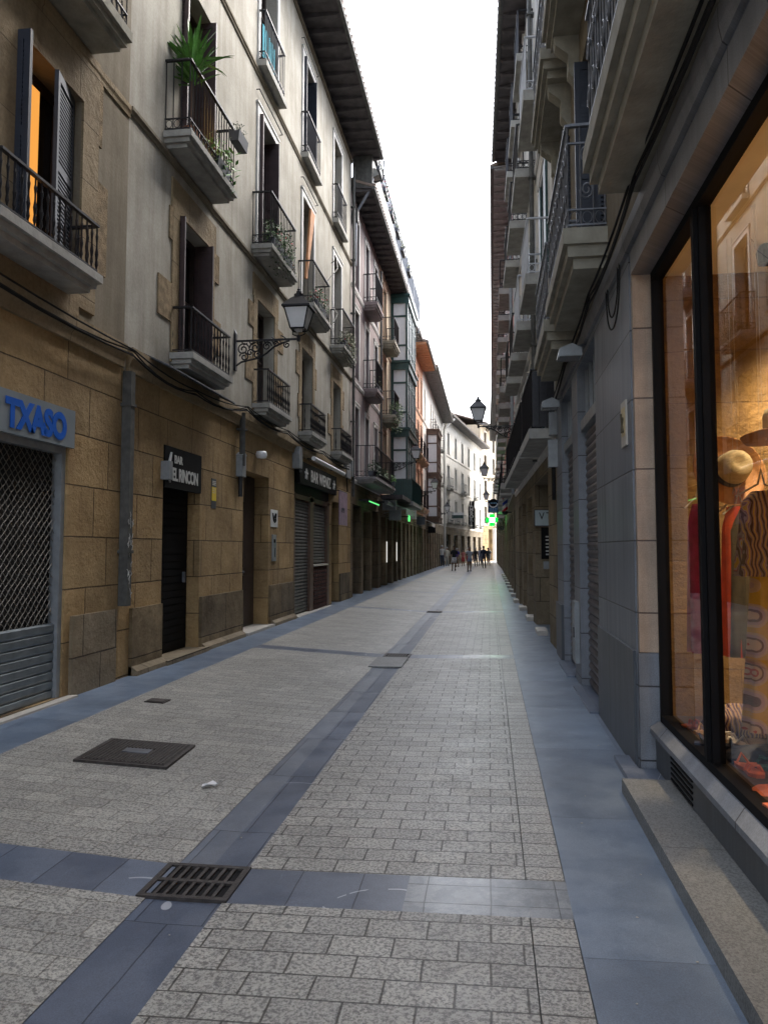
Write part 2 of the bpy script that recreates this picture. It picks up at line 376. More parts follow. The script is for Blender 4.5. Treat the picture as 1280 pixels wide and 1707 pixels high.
# ---------------------------------------------------------------- ground
def zx(x):
    pts = [(-60, .12), (-4.2, .12), (-3.55, .09), (-1.5, -.03), (.36, 0), (1.1, .02), (60, .02)]
    for (a, za), (b, zb) in zip(pts, pts[1:]):
        if a <= x <= b: return za + (zb - za) * (x - a) / (b - a)
def strip(mb, x0, x1, y0, y1, dz=0, nx=2):
    xs = [x0 + (x1 - x0) * i / nx for i in range(nx + 1)]
    for a, b in zip(xs, xs[1:]): mb.quad((a, y0, zx(a) + dz), (b, y0, zx(b) + dz), (b, y1, zx(b) + dz), (a, y1, zx(a) + dz))
YB = [-4.4, 3.7, 11.7, 20.0, 28.1, 36.2, 44.3, 52.4, 60.5, 68.6, 76.7, 84.8]
DL, DR = -1.60, -1.23; KL, KR = -3.58, .35; KC = .16
g = MB(); g.quad((-300, -300, -.12), (300, -300, -.12), (300, 600, -.12), (-300, 600, -.12)); structure(g.build('ground', 'ground'))
segs = []; y = -4.4
for b in YB[1:]: segs.append((y + .19, b - .19)); y = b
segs.append((y + .19, 95)); bands = [(b - .19, b + .19) for b in YB[1:]]
m1 = MB(); m2 = MB(); m3 = MB(); mb_ = MB(); mp_ = MB(); md = MB()
for a, b in segs:
    strip(m1, KL, DL, a, b); strip(m2, DR, KC, a, b); strip(m3, KC + .005, KR - .004, a, b)
for a, b in bands:
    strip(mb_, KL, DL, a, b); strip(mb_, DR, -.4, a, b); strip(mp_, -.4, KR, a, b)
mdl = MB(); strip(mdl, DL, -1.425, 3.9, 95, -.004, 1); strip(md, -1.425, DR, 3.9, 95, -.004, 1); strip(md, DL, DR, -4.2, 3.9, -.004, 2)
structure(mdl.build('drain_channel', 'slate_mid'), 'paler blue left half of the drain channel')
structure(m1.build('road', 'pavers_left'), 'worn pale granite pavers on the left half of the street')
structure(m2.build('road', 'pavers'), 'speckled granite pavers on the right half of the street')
structure(m3.build('road', 'paver_col'), 'single column of granite pavers beside the right pavement')
structure(mb_.build('road_band', 'slate'), 'dark blue stone band crossing the street')
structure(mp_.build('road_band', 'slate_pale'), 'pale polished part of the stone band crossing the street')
structure(md.build('drain_channel', 'slate'), 'dark blue stone drain channel along the middle')
ml = MB(); strip(ml, -4.6, KL, -4.4, 95); structure(ml.build('pavement', 'slate_side'), 'left blue stone pavement')
mr = MB(); strip(mr, KR, 3.5, -4.4, 95); structure(mr.build('pavement', 'slate_side'), 'right blue stone pavement')
mf = MB(); mf.quad((-30, 95, .02), (60, 95, .02), (60, 200, .02), (-30, 200, .02)); structure(mf.build('plaza', 'marble'))

# drain grates, manhole, paper
def grate(x, y, w_, l, lab, grp):
    t = thing('drain_grate', lab, 'drain grate', (x, y, -.050), 0, grp)
    f = MB()
    f.box(-w_/2, w_/2, -l/2, -l/2 + .03, .002, .036); f.box(-w_/2, w_/2, l/2 - .03, l/2, .002, .036)
    f.box(-w_/2, -w_/2 + .03, -l/2 + .03, l/2 - .03, .002, .036); f.box(w_/2 - .03, w_/2, -l/2 + .03, l/2 - .03, .002, .036)
    f.box(-w_/2 + .03, w_/2 - .03, -.014, .014, .002, .035)
    n = 8
    for i in range(1, n):
        x_ = -w_/2 + .03 + (w_ - .06) * i / n
        f.box(x_ - .009, x_ + .009, -l/2 + .03, -.014, .002, .034); f.box(x_ - .009, x_ + .009, .014, l/2 - .03, .002, .034)
    f.build('frame', 'cast', t)
    b = MB(); b.box(-w_/2 + .02, w_/2 - .02, -l/2 + .02, l/2 - .02, -.05, .0235); b.build('pit_shade', 'black', t)  # solid black block stands in for the shade down the slots
    return t
GR = 'drain grates along the channel'
grate(-1.43, 3.70, .44, .38, 'nearest black iron slotted drain grate where the two dark bands cross', GR)
grate(-1.40, 11.75, .40, .34, 'second black drain grate, beyond the concrete patch in the channel', GR)
grate(-1.41, 20.0, .40, .34, 'farthest small dark drain grate at the third cross band', GR)
pt = MB(); pt.box(-1.66, -1.2, 10.55, 11.5, -.06, -.012 + .004); tag(pt.build('patch_slab', 'terrazzo'), 'pale concrete slab set in the dark channel before the second grate', 'slab')
t = thing('manhole_cover', 'large square rusty cast iron manhole cover in the pavers', 'manhole cover', (-2.67, 5.66, .045), R(3)); t.scale = (.92, .88, 1)
b = MB(); b.box(-.38, .38, -.36, .36, -.02, .012)
b.build('frame', 'cast', t)
b = MB(); b.box(-.345, .345, -.325, .325, -.02, .016)
for i in range(22):
    x_ = -.33 + .66 * i / 21; b.box(x_ - .007, x_ + .007, -.31, -.09, .016, .0205); b.box(x_ - .007, x_ + .007, .09, .31, .016, .0205)
    if abs(x_) > .13: b.box(x_ - .007, x_ + .007, -.09, .09, .016, .0205)
b.build('lid', 'cast', t)
b = MB(); b.box(-.11, .11, -.06, .06, .015, .022); b.build('badge', 'iron_grey', t)
t.rotation_euler[1] = R(3.2)
b = MB(); b.box(-.1, .1, -.09, .09, 0, .008); b.box(-.08, .08, -.07, .07, .008, .012)
o = b.build('hatch_cover', 'cast', None, (-3.3, 7.43, .078)); tag(o, 'small square iron utility cover near the left pavement', 'utility cover'); o.rotation_euler[1] = R(3)
b = MB()
pts = [(-.06, -.03), (-.02, -.045), (.03, -.02), (.065, -.03), (.05, .015), (.02, .04), (-.02, .02), (-.05, .035)]
zz = [.012, .03, .018, .035, .012, .03, .02, .012]
b.add([(p[0], p[1], z_) for p, z_ in zip(pts, zz)] + [(0, 0, .004)] + [(p[0] * .9, p[1] * .9, z_ - .008) for p, z_ in zip(pts, zz)], [(8, i, (i + 1) % 8) for i in range(8)] + [(8, 9 + (i + 1) % 8, 9 + i) for i in range(8)])
tag(b.build('paper_scrap', 'white', None, (-1.88, 5.1, -.005), .4), 'crumpled white paper scrap lying on the pavers', 'litter')
b = MB()
for (x_, y_) in [(.62, 3.55), (.72, 4.0), (.52, 4.7), (.6, 5.2), (.45, 6.1), (.78, 3.2), (.5, 2.9), (.86, 6.5), (-1.1, 3.3), (-1.4, 4.3), (.05, 3.45), (-1.35, 3.2), (-3.0, 5.4), (-2.6, 6.2), (.3, 8), (.6, 9)]:
    s_ = random.uniform(.003, .008); b.lathe([(s_, 0), (s_ * .8, .002)], (x_, y_, zx(x_) + .0005), 7, 1.3, 1)
o = b.build('litter_specks', 'marble'); o['kind'] = 'stuff'; o['label'] = 'chewing gum and crumbs dotted over the pavement'; o['category'] = 'litter'

# ---------------------------------------------------------------- facade pieces
def wallmesh(x0, x1, z0, z1, ops, rd, y=0.):
    """front sheet with real openings and reveals; ops=(a,b,c,d[,depth])"""
    mb = MB()
    xs = sorted({x0, x1, *[v for o in ops for v in o[:2]]}); zs = sorted({z0, z1, *[v for o in ops for v in o[2:4]]})
    xs = [v for v in xs if x0 <= v <= x1]; zs = [v for v in zs if z0 <= v <= z1]
    for a, b in zip(xs, xs[1:]):
        for c, d in zip(zs, zs[1:]):
            mx_, mz = (a + b) / 2, (c + d) / 2
            if any(o[0] < mx_ < o[1] and o[2] < mz < o[3] for o in ops): continue
            mb.quad((a, y, c), (b, y, c), (b, y, d), (a, y, d))
    for o in ops:
        a, b, c, d = o[:4]; q = y + (o[4] if len(o) > 4 else rd)
        mb.quad((a, y, c), (a, y, d), (a, q, d), (a, q, c)); mb.quad((b, y, d), (b, y, c), (b, q, c), (b, q, d))
        mb.quad((a, y, d), (b, y, d), (b, q, d), (a, q, d)); mb.quad((b, y, c), (a, y, c), (a, q, c), (b, q, c))
    return mb
def shellbox(mb, x0, x1, z0, z1, D=7):
    mb.quad((x0, 0, z0), (x0, D, z0), (x0, D, z1), (x0, 0, z1)); mb.quad((x1, D, z0), (x1, 0, z0), (x1, 0, z1), (x1, D, z1))
    mb.quad((x0, D, z0), (x1, D, z0), (x1, D, z1), (x0, D, z1)); return mb
WC = {}
def window(par, x, z, w_, h, y=.22, frame='wood_dark', glass='glass', shut=None, leaf='in', rows=2, surround=None, label=None):
    """window centred at x, sill z: frame + pane (+ shutters folded to the reveal or closed)"""
    k = (round(w_, 2), round(h, 2), frame, rows)
    if k not in WC:
        f = MB(); t_ = .06
        f.box(-w_/2, -w_/2 + t_, -.03, .04, 0, h); f.box(w_/2 - t_, w_/2, -.03, .04, 0, h)
        f.box(-w_/2 + t_, w_/2 - t_, -.03, .04, h - t_, h); f.box(-w_/2 + t_, w_/2 - t_, -.03, .04, 0, .09)
        f.box(-.04, .04, -.035, .038, .09, h - t_)
        for i in range(1, rows + 1):
            zz_ = .09 + (h - t_ - .09) * i / (rows + 1)
            f.box(-w_/2 + t_, -.04, -.02, .03, zz_ - .018, zz_ + .018); f.box(.04, w_/2 - t_, -.02, .03, zz_ - .018, zz_ + .018)
        p = MB(); p.quad((-w_/2, .045, 0), (w_/2, .045, 0), (w_/2, .045, h), (-w_/2, .045, h))
        WC[k] = (f.mesh('window', frame), p)
    fm, p = WC[k]
    o = obj('window', fm, par, (x, y, z), 0, label)
    key = k + (glass,)
    if key not in WC: WC[key] = p.mesh('pane', glass)
    obj('pane', WC[key], o)
    if shut:
        kk = ('sh', k[0], k[1], shut, leaf)
        if kk not in WC:
            lw = w_ / 2 - .01
            s_ = MB(); s2_ = MB()
            def leafmb(mb, L, xf):
                # leaf in its own coords: u along width, z up, thickness v
                def bx(u0, u1, v0, v1, z0, z1):
                    pts_ = [xf(u, v) + (zz,) for zz in (z0, z1) for v in (v0, v1) for u in (u0, u1)]
                    mb.add(pts_, [(0, 2, 3, 1), (4, 5, 7, 6), (0, 1, 5, 4), (2, 6, 7, 3), (0, 4, 6, 2), (1, 3, 7, 5)])
                bx(0, .06, 0, .04, .01, h - .01); bx(L - .06, L, 0, .04, .01, h - .01)
                for zz0 in (.01, h * .48, h - .1): bx(.06, L - .06, 0, .04, zz0, zz0 + .09)
                zq = .12
                while zq < h - .12:
                    if not (h * .46 < zq < h * .48 + .1): bx(.06, L - .06, .004, .030, zq, zq + .018)
                    zq += .042
                bx(.06, L - .06, .024, .028, .05, h - .05)
            if leaf == 'in':      # folded back against both reveals
                leafmb(s_, min(lw, y + .05), lambda u, v: (-w_/2 + .015 + v, -.04 - u))
                leafmb(s2_, min(lw, y + .05), lambda u, v: (w_/2 - .015 - v, -.04 - u))
            elif leaf == 'out':   # swung open, sticking out of the wall
                a1, a2 = R(100), R(14)
                leafmb(s_, .13, lambda u, v: (-w_/2 - .05 + v, -y - .02 - u))
                leafmb(s2_, lw, lambda u, v: (w_/2 - .03 - u * math.cos(a2) - v * math.sin(a2), -.20 - u * math.sin(a2) + v * math.cos(a2)))
            else:                 # closed
                leafmb(s_, lw, lambda u, v: (-w_/2 + .01 + u, -.10 + v)); leafmb(s2_, lw, lambda u, v: (.0 + u, -.10 + v))
            WC[kk] = (s_.mesh('shutter', shut), s2_.mesh('shutter', shut))
        obj('shutter', WC[kk][0], o); obj('shutter', WC[kk][1], o)
    return o
RC = {}
def railing_mb(w_, d, h, style='plain', gap=.11):
    mb = MB(); r = .008
    x0, x1 = -w_/2, w_/2
    def bar(x, y):
        if style == 'baluster':
            zz = [0.03, .10, .14, .20, .26, .30, .52, .56, .60, .66, h]
            zz = [q * h / max(h, .0001) if q <= h else h for q in zz]; zz = [.03, h*.14, h*.2, h*.3, h*.42, h*.5, h*.56, h*.66, h*.78, h*.84, h - .02]
            rr = [.009, .009, .018, .011, .019, .013, .009, .009, .016, .009, .009]
            mb.tube([(x, y, q) for q in zz], rr, 6, False)
        else: mb.tube([(x, y, .02), (x, y, h - .01)], r, 4, False)
    n = max(3, round(w_ / gap))
    for i in range(n + 1): bar(x0 + w_ * i / n, -d)
    m_ = max(1, round(d / gap))
    for i in range(1, m_ + 1):
        for x in (x0, x1): bar(x, -d + d * i / m_ - (.01 if i == m_ else 0))
    for z_, hh, tt in ((h, .012, .022), (.04, .008, .012)) + (((.18, .007, .010), ) if style in ('plain', 'ornate', 'scroll') else ()):
        mb.box(x0 - tt/2, x1 + tt/2, -d - tt, -d + tt, z_ - hh, z_ + hh)
        for x in (x0, x1): mb.box(x - tt, x + tt, -d + tt, 0, z_ - hh, z_ + hh)
    if style in ('plain', 'ornate'):
        for i in range(n):
            c = x0 + w_ * (i + .5) / n
            mb.tube([(c + .042 * math.cos(a * math.pi / 5), -d, .11 + .055 * math.sin(a * math.pi / 5)) for a in range(11)], .005, 4, False)
        for x in (x0, x1):
            k = max(1, round(d / .12))
            for i in range(k):
                c = -d + d * (i + .5) / k
                mb.tube([(x, c + .042 * math.cos(a * math.pi / 5), .11 + .055 * math.sin(a * math.pi / 5)) for a in range(11)], .005, 4, False)
    if style == 'ornate':
        def scroll(P):
            for sgn in (1, -1):
                pts_ = []
                for a in range(26):
                    t_ = a / 25; rad = .085 * (1 - .78 * t_); an = t_ * 3.4 * math.pi
                    pts_.append(P(rad * math.cos(an) * .75 * sgn, .34 * sgn * .35 + (h * .55) + rad * math.sin(an) * sgn + sgn * .04))
                mb.tube(pts_, .008, 4, False)
        for i in range(0, n):
            c = x0 + w_ * (i + .5) / n
            if i % 2 == 0: scroll(lambda u, z_: (c + u, -d - .012, z_))
        for x in (x0, x1): scroll(lambda u, z_: (x, -d / 2 + u, z_))
        mb.box(x0, x1, -d - .010, -d + .010, h - .17, h - .155)
        for x in (x0, x1): mb.box(x - .01, x + .01, -d, 0, h - .17, h - .155)
    if style == 'panel':
        mb.box(x0, x1, -d + .012, -d + .02, .05, h - .03)
        for x in (x0, x1): mb.box(x - .004, x + .004, -d + .02, -.01, .05, h - .03)
    return mb
def balcony(par, x, z, w_, d, rail='iron', style='plain', h=.95, slab='slab', th=.15, moulded=True, over=.05, label=None, gap=.11):
    """slab whose top is at z, projecting d; railing is its sub-part"""
    k = (round(w_, 2), round(d, 2), rail, style, round(h, 2), slab, round(th, 2), moulded)
    if k not in RC:
        s_ = MB(); W = w_ / 2 + over; D = d + over
        if moulded:
            s_.box(-W, W, -D, 0, -th * .42, 0)
            s_.box(-W + .04, W - .04, -D + .04, 0, -th * .72, -th * .42)
            s_.box(-W + .09, W - .09, -D + .09, 0, -th, -th * .72)
        else: s_.box(-W, W, -D, 0, -th, 0)
        RC[k] = (s_.mesh('balcony', slab), railing_mb(w_, d, h, style, gap).mesh('railing', rail))
    o = obj('balcony', RC[k][0], par, (x, 0, z), 0, label)
    obj('railing', RC[k][1], o)
    return o
def surround(par, a, b, c, d, m='trim_white', t_=.13, proud=.03, name='window_surround'):
    s_ = MB(); s_.box(a - t_, a, -proud, 0, c, d + t_); s_.box(b, b + t_, -proud, 0, c, d + t_); s_.box(a, b, -proud, 0, d, d + t_)
    s_.box(a - t_ - .03, b + t_ + .03, -proud - .02, 0, d + t_ + .0, d + t_ + .04)
    return s_.build(name, m, par)
def quoins(par, a, b, c, d):
    """irregular toothed stone surround"""
    s_ = MB(); r_ = MB()
    s_.box(a - .26, b + .26, -.022, 0, d, d + .42); s_.box(a - .02 - .2, a, -.022, 0, c - .15, d); s_.box(b, b + .22, -.022, 0, c - .15, d)
    z_ = c - .15; i = 0
    while z_ < d - .2:
        h_ = random.uniform(.42, .6); e = random.choice([.10, .42, .28])
        h_ = min(h_, d - z_)
        if i % 2: 
            r_.box(a - .22 - e, a - .221, -.02, 0, z_, z_ + h_)
            r_.box(b + .221, b + .22 + random.choice([.3, .2, .42]), -.02, 0, z_, z_ + h_)
        z_ += h_; i += 1
    s_.build('window_surround', 'quoin', par); build_each(r_, 'quoin_blocks', 'rubble', par)
def cornice(par, x0, x1, z, h=.22, p=.09, m='quoin', name='string_course'):
    s_ = MB(); s_.prism([(0, z), (-p * .5, z), (-p * .6, z + h * .3), (-p, z + h * .55), (-p, z + h), (0, z + h)], 'x', x0, x1)
    return s_.build(name, m, par)
def eaves(par, x0, x1, z, ov=.85, m='eave_wood', gap=.55, gut='zinc'):
    s_ = MB(); s_.prism([(0.3, z + .1), (-ov, z + .02), (-ov, z + .06), (0.3, z + .14)], 'x', x0, x1)
    n = int((x1 - x0) / gap)
    for i in range(n + 1):
        x = x0 + .05 + (x1 - x0 - .2) * i / n
        s_.prism([(0, z - .06), (-ov + .08, z - .04), (-ov, z + .01), (0, z + .08)], 'x', x, x + .11)
    s_.build('eaves', m, par)
    g_ = MB(); g_.tube([(x0, -ov - .05, z + .04), (x1, -ov - .05, z + .04)], .06, 8); g_.build('gutter', gut, par)
    r_ = MB(); r_.prism([(-ov - .08, z + .13), (3.5, z + 1.6), (7, z + .2), (7, z + .16), (3.5, z + 1.5), (-ov - .02, z + .075)], 'x', x0, x1)
    k = x0 + .12
    while k < x1 - .1:
        r_.tube([(k, -ov - .10, z + .15), (k, 3.5, z + 1.63)], .06, 5); k += .24
    r_.build('roof', 'tile', par)

# plants ---------------------------------------------------------------
def leaves(mb, c, s, n, ll, droop=.0, lw=.45):
    for _ in range(n):
        a = random.uniform(0, 2 * math.pi); r_ = random.random() ** .5
        p = Vector((c[0] + s[0] * r_ * math.cos(a), c[1] + s[1] * r_ * math.sin(a), c[2] + s[2] * random.uniform(-1, 1) * math.sqrt(max(0, 1 - r_ * r_ * .8))))
        if droop and random.random() < .5: p.z -= random.random() * droop
        d = Vector((random.gauss(0, 1), random.gauss(0, 1), random.gauss(.3, .8))).normalized()
        u = d.orthogonal().normalized() * ll * lw * random.uniform(.6, 1.2); d *= ll * random.uniform(.6, 1.3)
        mb.add([p, p + d * .5 + u * .5, p + d, p + d * .5 - u * .5], [(0, 1, 2, 3)])
def planter(x, y, z, w_, label, th=0, n=260, size=(.3, .12, .14), flower=None, leaf='leaf', group=None, pot='potgrey', droop=.15, ll=.06, cat='plant', box=True, nf=40):
    t = thing('potted_plant', label, cat, (x, y, z), th, group)
    if box:
        p = MB(); p.prism([(-.085, .17), (-.065, 0), (.065, 0), (.085, .17), (.07, .17), (.055, .15), (-.055, .15), (-.07, .17)], 'x', -w_/2, w_/2); p.build('planter_box', pot, t)
    f = MB(); leaves(f, (0, 0, .26), size, n, ll, droop)
    for _ in range(8): 
        a = random.uniform(-.5, .5) * size[0]; f.tube([(a, 0, .1), (a * 1.4, random.uniform(-.05, .05), .28)], .004, 4)
    f.build('foliage', leaf, t)
    if flower:
        q = MB(); leaves(q, (0, 0, .28), tuple(v * 1.08 for v in size), nf, .045, droop, .9); q.build('flowers', flower, t)
    return t

# ---------------------------------------------------------------- LEFT 0: nearest building
def LP(Y, out=0, z=0): return (XL + out, Y, z)
Y0 = -3.0
B0 = thing('stone_building', 'nearest left building, ochre stone with grey render and a roller-shuttered shop', 'building', (XL, Y0, 0), TH_L)
q0 = lambda Y: Y - Y0
ops0 = [(q0(4.3), q0(7.2), .14, 3.0, .14), (q0(1.0), q0(3.2), .14, 3.0, .3)]
wallmesh(q0(-3), q0(8.35), .62 - .7, 3.7, ops0, .3).build('ground_floor_wall', 'sand', B0, label='ochre ashlar ground floor wall')
upo0 = [(q0(6.2), q0(7.3), 4.38, 6.3), (q0(2.6), q0(3.7), 4.38, 6.3), (q0(6.2), q0(7.3), 7.2, 9.5), (q0(2.6), q0(3.7), 7.2, 9.5), (q0(6.2), q0(7.3), 10.7, 13.0)]
shellbox(wallmesh(q0(-3), q0(8.35), 3.7, 14, upo0, .28), q0(-3), q0(8.35), -.1, 14).build('upper_wall', 'render_grey', B0, label='stained grey rendered wall')
cornice(B0, q0(-3), q0(8.28), 3.70, .26, .08)
b = MB(); b.box(q0(3.3), q0(4.28), -.035, 0, -.05, .92); b.box(q0(7.32), q0(8.25), -.035, 0, -.05, .92); build_each(b, 'plinth', 'sand_grey', B0)
b = MB(); b.box(q0(4.9 - .8), q0(7.34), -.10, .1, .06, .135); b.build('threshold', 'marble', B0, label='pale stone threshold below the roller shutter')
b = MB(); b.box(q0(3.2), q0(8.25), -.06, 0, -.05, .055); build_each(b, 'plinth_base', 'sand_dirty', B0)
# raised panels right of the window
b = MB(); b.box(q0(7.62), q0(7.85), -.02, 0, 4.6, 5.6); b.box(q0(7.5), q0(7.7), -.02, 0, 6.0, 6.8); build_each(b, 'quoin_blocks', 'rubble', B0)
s_ = MB(); a, bb, c, d = q0(6.2), q0(7.3), 4.38, 6.3
s_.box(a - .5, a, -.025, 0, 3.97, 6.9); s_.box(bb, bb + .32, -.025, 0, 4.1, 6.9); s_.box(a, bb, -.025, 0, d, 6.9); s_.box(a, bb, -.025, 0, 3.97, c); s_.build('window_surround', 'quoin', B0)
window(B0, q0(6.75), 4.38, 1.1, 1.92, .26, 'wood_dark', 'glass', 'shutter', 'out', rows=0, label='window with open louvred shutters and warm light inside')
b = MB(); b.box(q0(6.34), q0(6.86), .20, .215, 4.5, 6.15); b.build('lit_curtain', 'lit', B0, label='warm orange light glowing inside')
balcony(B0, q0(6.35), 4.36, 1.55, .30, 'iron', 'baluster', .50, 'slab', .2, True, label='low black baluster railing on a pale stone ledge', gap=.10)
for Yc in (3.15,): window(B0, q0(Yc), 4.38, 1.1, 1.92, .26, 'wood_dark', 'glass', 'shutter', 'in')
for Yc, z_ in ((6.75, 7.2), (3.15, 7.2), (6.75, 10.7)):
    window(B0, q0(Yc), z_, 1.1, 2.3, .26, 'wood_dark', 'glass', 'shutter_brown', 'in')
balcony(B0, q0(6.65), 7.2, 1.75, .36, 'iron', 'plain', .95, 'slab_ochre', .26)
balcony(B0, q0(6.75), 10.66, 1.4, .12, 'iron', 'plain', .95, 'slab', .12)
cornice(B0, q0(-3), q0(8.35), 6.72, .14, .035, 'quoin')
cornice(B0, q0(-3), q0(8.35), 10.4, .14, .035, 'render_grey')
eaves(B0, q0(-3), q0(8.3), 14, .85)
# roller grille with solid slats below
rs = thing('roller_shutter', 'closed roller grille with open steel mesh above grey slats, under the blue shop name', 'roller shutter', (XL, Y0, 0), TH_L)
b = MB(); x0_, x1_ = q0(4.36), q0(7.13); zA, zB = .80, 2.55; st = .088
k = -60
while k * st < (x1_ - x0_) + 2.4:
    for sgn in (1, -1):
        xa = x0_ + k * st if sgn > 0 else x0_ + k * st
        # line x = xa + sgn*(z-zA)*.62
        pts_ = []
        n_ = 24
        for i in range(n_ + 1):
            z_ = zA + (zB - zA) * i / n_; x = xa + sgn * (z_ - zA) * .98 + (0 if sgn > 0 else 0)
            if x0_ <= x <= x1_: pts_.append((x + .006 * (1 if i % 2 else -1), .085 + .004 * sgn, z_))
        if len(pts_) > 1: b.tube(pts_, .0046, 3, False)
    k += 1
b.build('mesh_grille', 'grille', rs)
b = MB(); z_ = .135
while z_ < .79:
    b.prism([(.06, z_), (.05, z_ + .02), (.05, z_ + .075), (.075, z_ + .09), (.095, z_ + .09), (.095, z_)], 'x', x0_, x1_); z_ += .092
b.build('slats', 'alu', rs)
b = MB(); b.box(q0(4.30), x0_, .02, .12, .135, 2.62); b.box(x1_, q0(7.20), .02, .12, .135, 2.62); b.box(x0_, x1_, .02, .12, 2.55, 2.62); b.build('guide_rails', 'metal_box', rs)
b = MB(); b.box(q0(4.31), q0(7.19), .135, .14, .14, 3.0); b.build('dark_shop_backing', 'darkroom', rs)  # near-black sheet stands in for the unlit shop behind the grille
sg = thing('shop_sign', 'long grey shop sign with big blue letters above the roller grille', 'sign', (XL, 4.85, 2.8), TH_L)
b = MB(); b.box(-.6, 2.39, -.05, .0, -.185, .195); b.build('board', 'signgrey', sg)
text('lettering', 'TXASO', .34, 'blue', sg, (1.74, -.056, -.015), off=.018, sx=.88, sp=.98, ext=.003)

# ---------------------------------------------------------------- LEFT 1: long pale building
Y1, Y1e = 8.35, 23.2
B1 = thing('rendered_building', 'long pale rendered building over a sandstone ground floor with two bars', 'building', (XL, Y1, 0), TH_L)
q1 = lambda Y: Y - Y1
ops1 = [(q1(9.5), q1(10.8), .17, 2.97, .24), (q1(12.8), q1(14.35), .16, 2.97, .34), (q1(16.3), q1(20.05), .10, 3.45, .16), (q1(20.35), q1(21.35), .08, 2.9, .5)]
wallmesh(0, q1(Y1e), -.1, 3.68, ops1, .3).build('ground_floor_wall', 'sand', B1, label='ochre ashlar ground floor wall')
cols = [(9.85, 11.0), (13.45, 14.6), (16.85, 17.95), (20.4, 21.5)]
uo = []
for a, b_ in cols: uo += [(q1(a), q1(b_), 4.25, 6.2), (q1(a), q1(b_), 7.12, 9.75), (q1(a), q1(b_), 10.72, 13.12)]
shellbox(wallmesh(0, q1(Y1e), 3.68, 14, uo, .30), 0, q1(Y1e), -.1, 14).build('upper_wall', 'render_pale', B1, label='pale streaked rendered wall')
cornice(B1, .05, q1(Y1e), 3.68, .28, .09)
cornice(B1, 0, q1(Y1e), 6.78, .09, .05, 'render_grey'); cornice(B1, 0, q1(Y1e), 10.42, .09, .05, 'render_grey'); cornice(B1, 0, q1(Y1e), 13.75, .09, .05, 'render_grey')
eaves(B1, 0, q1(Y1e) + .35, 14, .88)
b = MB()
for a, c_ in ((8.62, 9.47), (10.83, 12.75), (14.4, 16.25), (21.4, 23.15)): b.box(q1(a), q1(c_), -.04, 0, -.05, .90)
build_each(b, 'plinth', 'sand_dirty', B1, label='dark stained stone plinth blocks')
b = MB()
for a, c_ in ((8.62, 9.47), (10.85, 12.7), (14.5, 16.2)):
    b.prism([(0, .05), (-.12, .05), (-.11, .17), (-.04, .22), (0, .22)], 'x', q1(a), q1(c_))
build_each(b, 'plinth_base', 'sand_grey', B1)
gl = ['glass', 'glass', 'curtain_glass', 'glass']
for i, (a, b_) in enumerate(cols):
    xc = q1((a + b_) / 2); w_ = b_ - a
    window(B1, xc, 4.25, w_, 1.95, .24, 'wood_dark', 'glass' if i == 0 else 'curtain_glass', 'shutter_brown' if i == 0 else None, 'in', rows=1)
    quoins(B1, q1(a), q1(b_), 4.25, 6.2)
    window(B1, xc, 7.12, w_, 2.63, .26, 'wood_dark', gl[i], 'shutter_brown' if i in (0, 1) else None, 'in')
    window(B1, xc, 10.72, w_, 2.4, .26, 'wood_dark', 'glass', 'shutter' if i == 2 else None, 'in')
    if i: surround(B1, q1(a), q1(b_), 7.12, 9.75); 
    surround(B1, q1(a), q1(b_), 10.72, 13.12)
    balcony(B1, xc, 4.22, 1.5, .28, 'iron', 'baluster', .62, 'slab', .2, gap=.12)
    balcony(B1, xc - (.2 if i == 0 else 0), 7.1, 1.75, .34, 'iron', 'plain', .98, 'slab', .2)
    balcony(B1, xc, 10.70, 1.35, .14, 'iron', 'plain', .98, 'slab', .12, False)
# lit lamp behind first floor-two balcony
b = MB(); b.box(q1(9.95), q1(10.0), .16, .18, 7.5, 8.2); b.box(q1(10.25), q1(10.30), .16, .18, 7.5, 8.1); b.box(q1(10.38), q1(10.41), .16, .18, 7.5, 8.0); build_each(b, 'lit_lamp', 'litlamp', B1, label='warm light behind the balcony door')
# clothes-line rods above the windows
b = MB()
for a, b_, z_ in ((13.3, 14.9, 10.12), (16.7, 18.2, 10.12), (16.7, 18.2, 13.45)): b.tube([(q1(a), -.06, z_), (q1(b_), -.06, z_)], .012, 5); b.tube([(q1(a), 0, z_), (q1(a), -.06, z_)], .01, 4); b.tube([(q1(b_), 0, z_), (q1(b_), -.06, z_)], .01, 4)
build_each(b, 'curtain_rods', 'iron', B1)
b = MB()
b.tube([(q1(17.9), -.34, 8.05), (q1(18.5), -.5, 8.6), (q1(19.4), -.3, 9.2), (q1(19.9), -.05, 9.3)], .012, 5)
b.tube([(q1(18.9), -.3, 7.3), (q1(19.3), -.35, 7.7), (q1(19.9), -.1, 8.1)], .012, 5); build_each(b, 'awning_arm', 'zinc', B1)
b = MB(); b.prism([(q1(17.1), 7.9), (q1(17.2), 7.9), (q1(17.95), 9.75), (q1(17.55), 9.75)], 'y', -.05, .0); tag(b.build('rolled_blind', 'orangecloth', None, (XL, Y1, 0), TH_L), 'orange brown blind hanging slanted in the third second-floor window', 'blind')
b = MB()
for i in range(9):
    x = q1(13.45) + .09 * i; b.quad((x, -.06, 10.85), (x + .09, -.075 + .03 * (i % 2), 10.85), (x + .09, -.075 + .03 * (i % 2), 11.5), (x, -.06 + .0 * i, 11.5))
tag(b.build('hanging_towel', plain('turquoise_cloth', (.03, .28, .36), .9), None, (XL, Y1, 0), TH_L), 'turquoise towel hung inside the top-floor railing', 'towel')
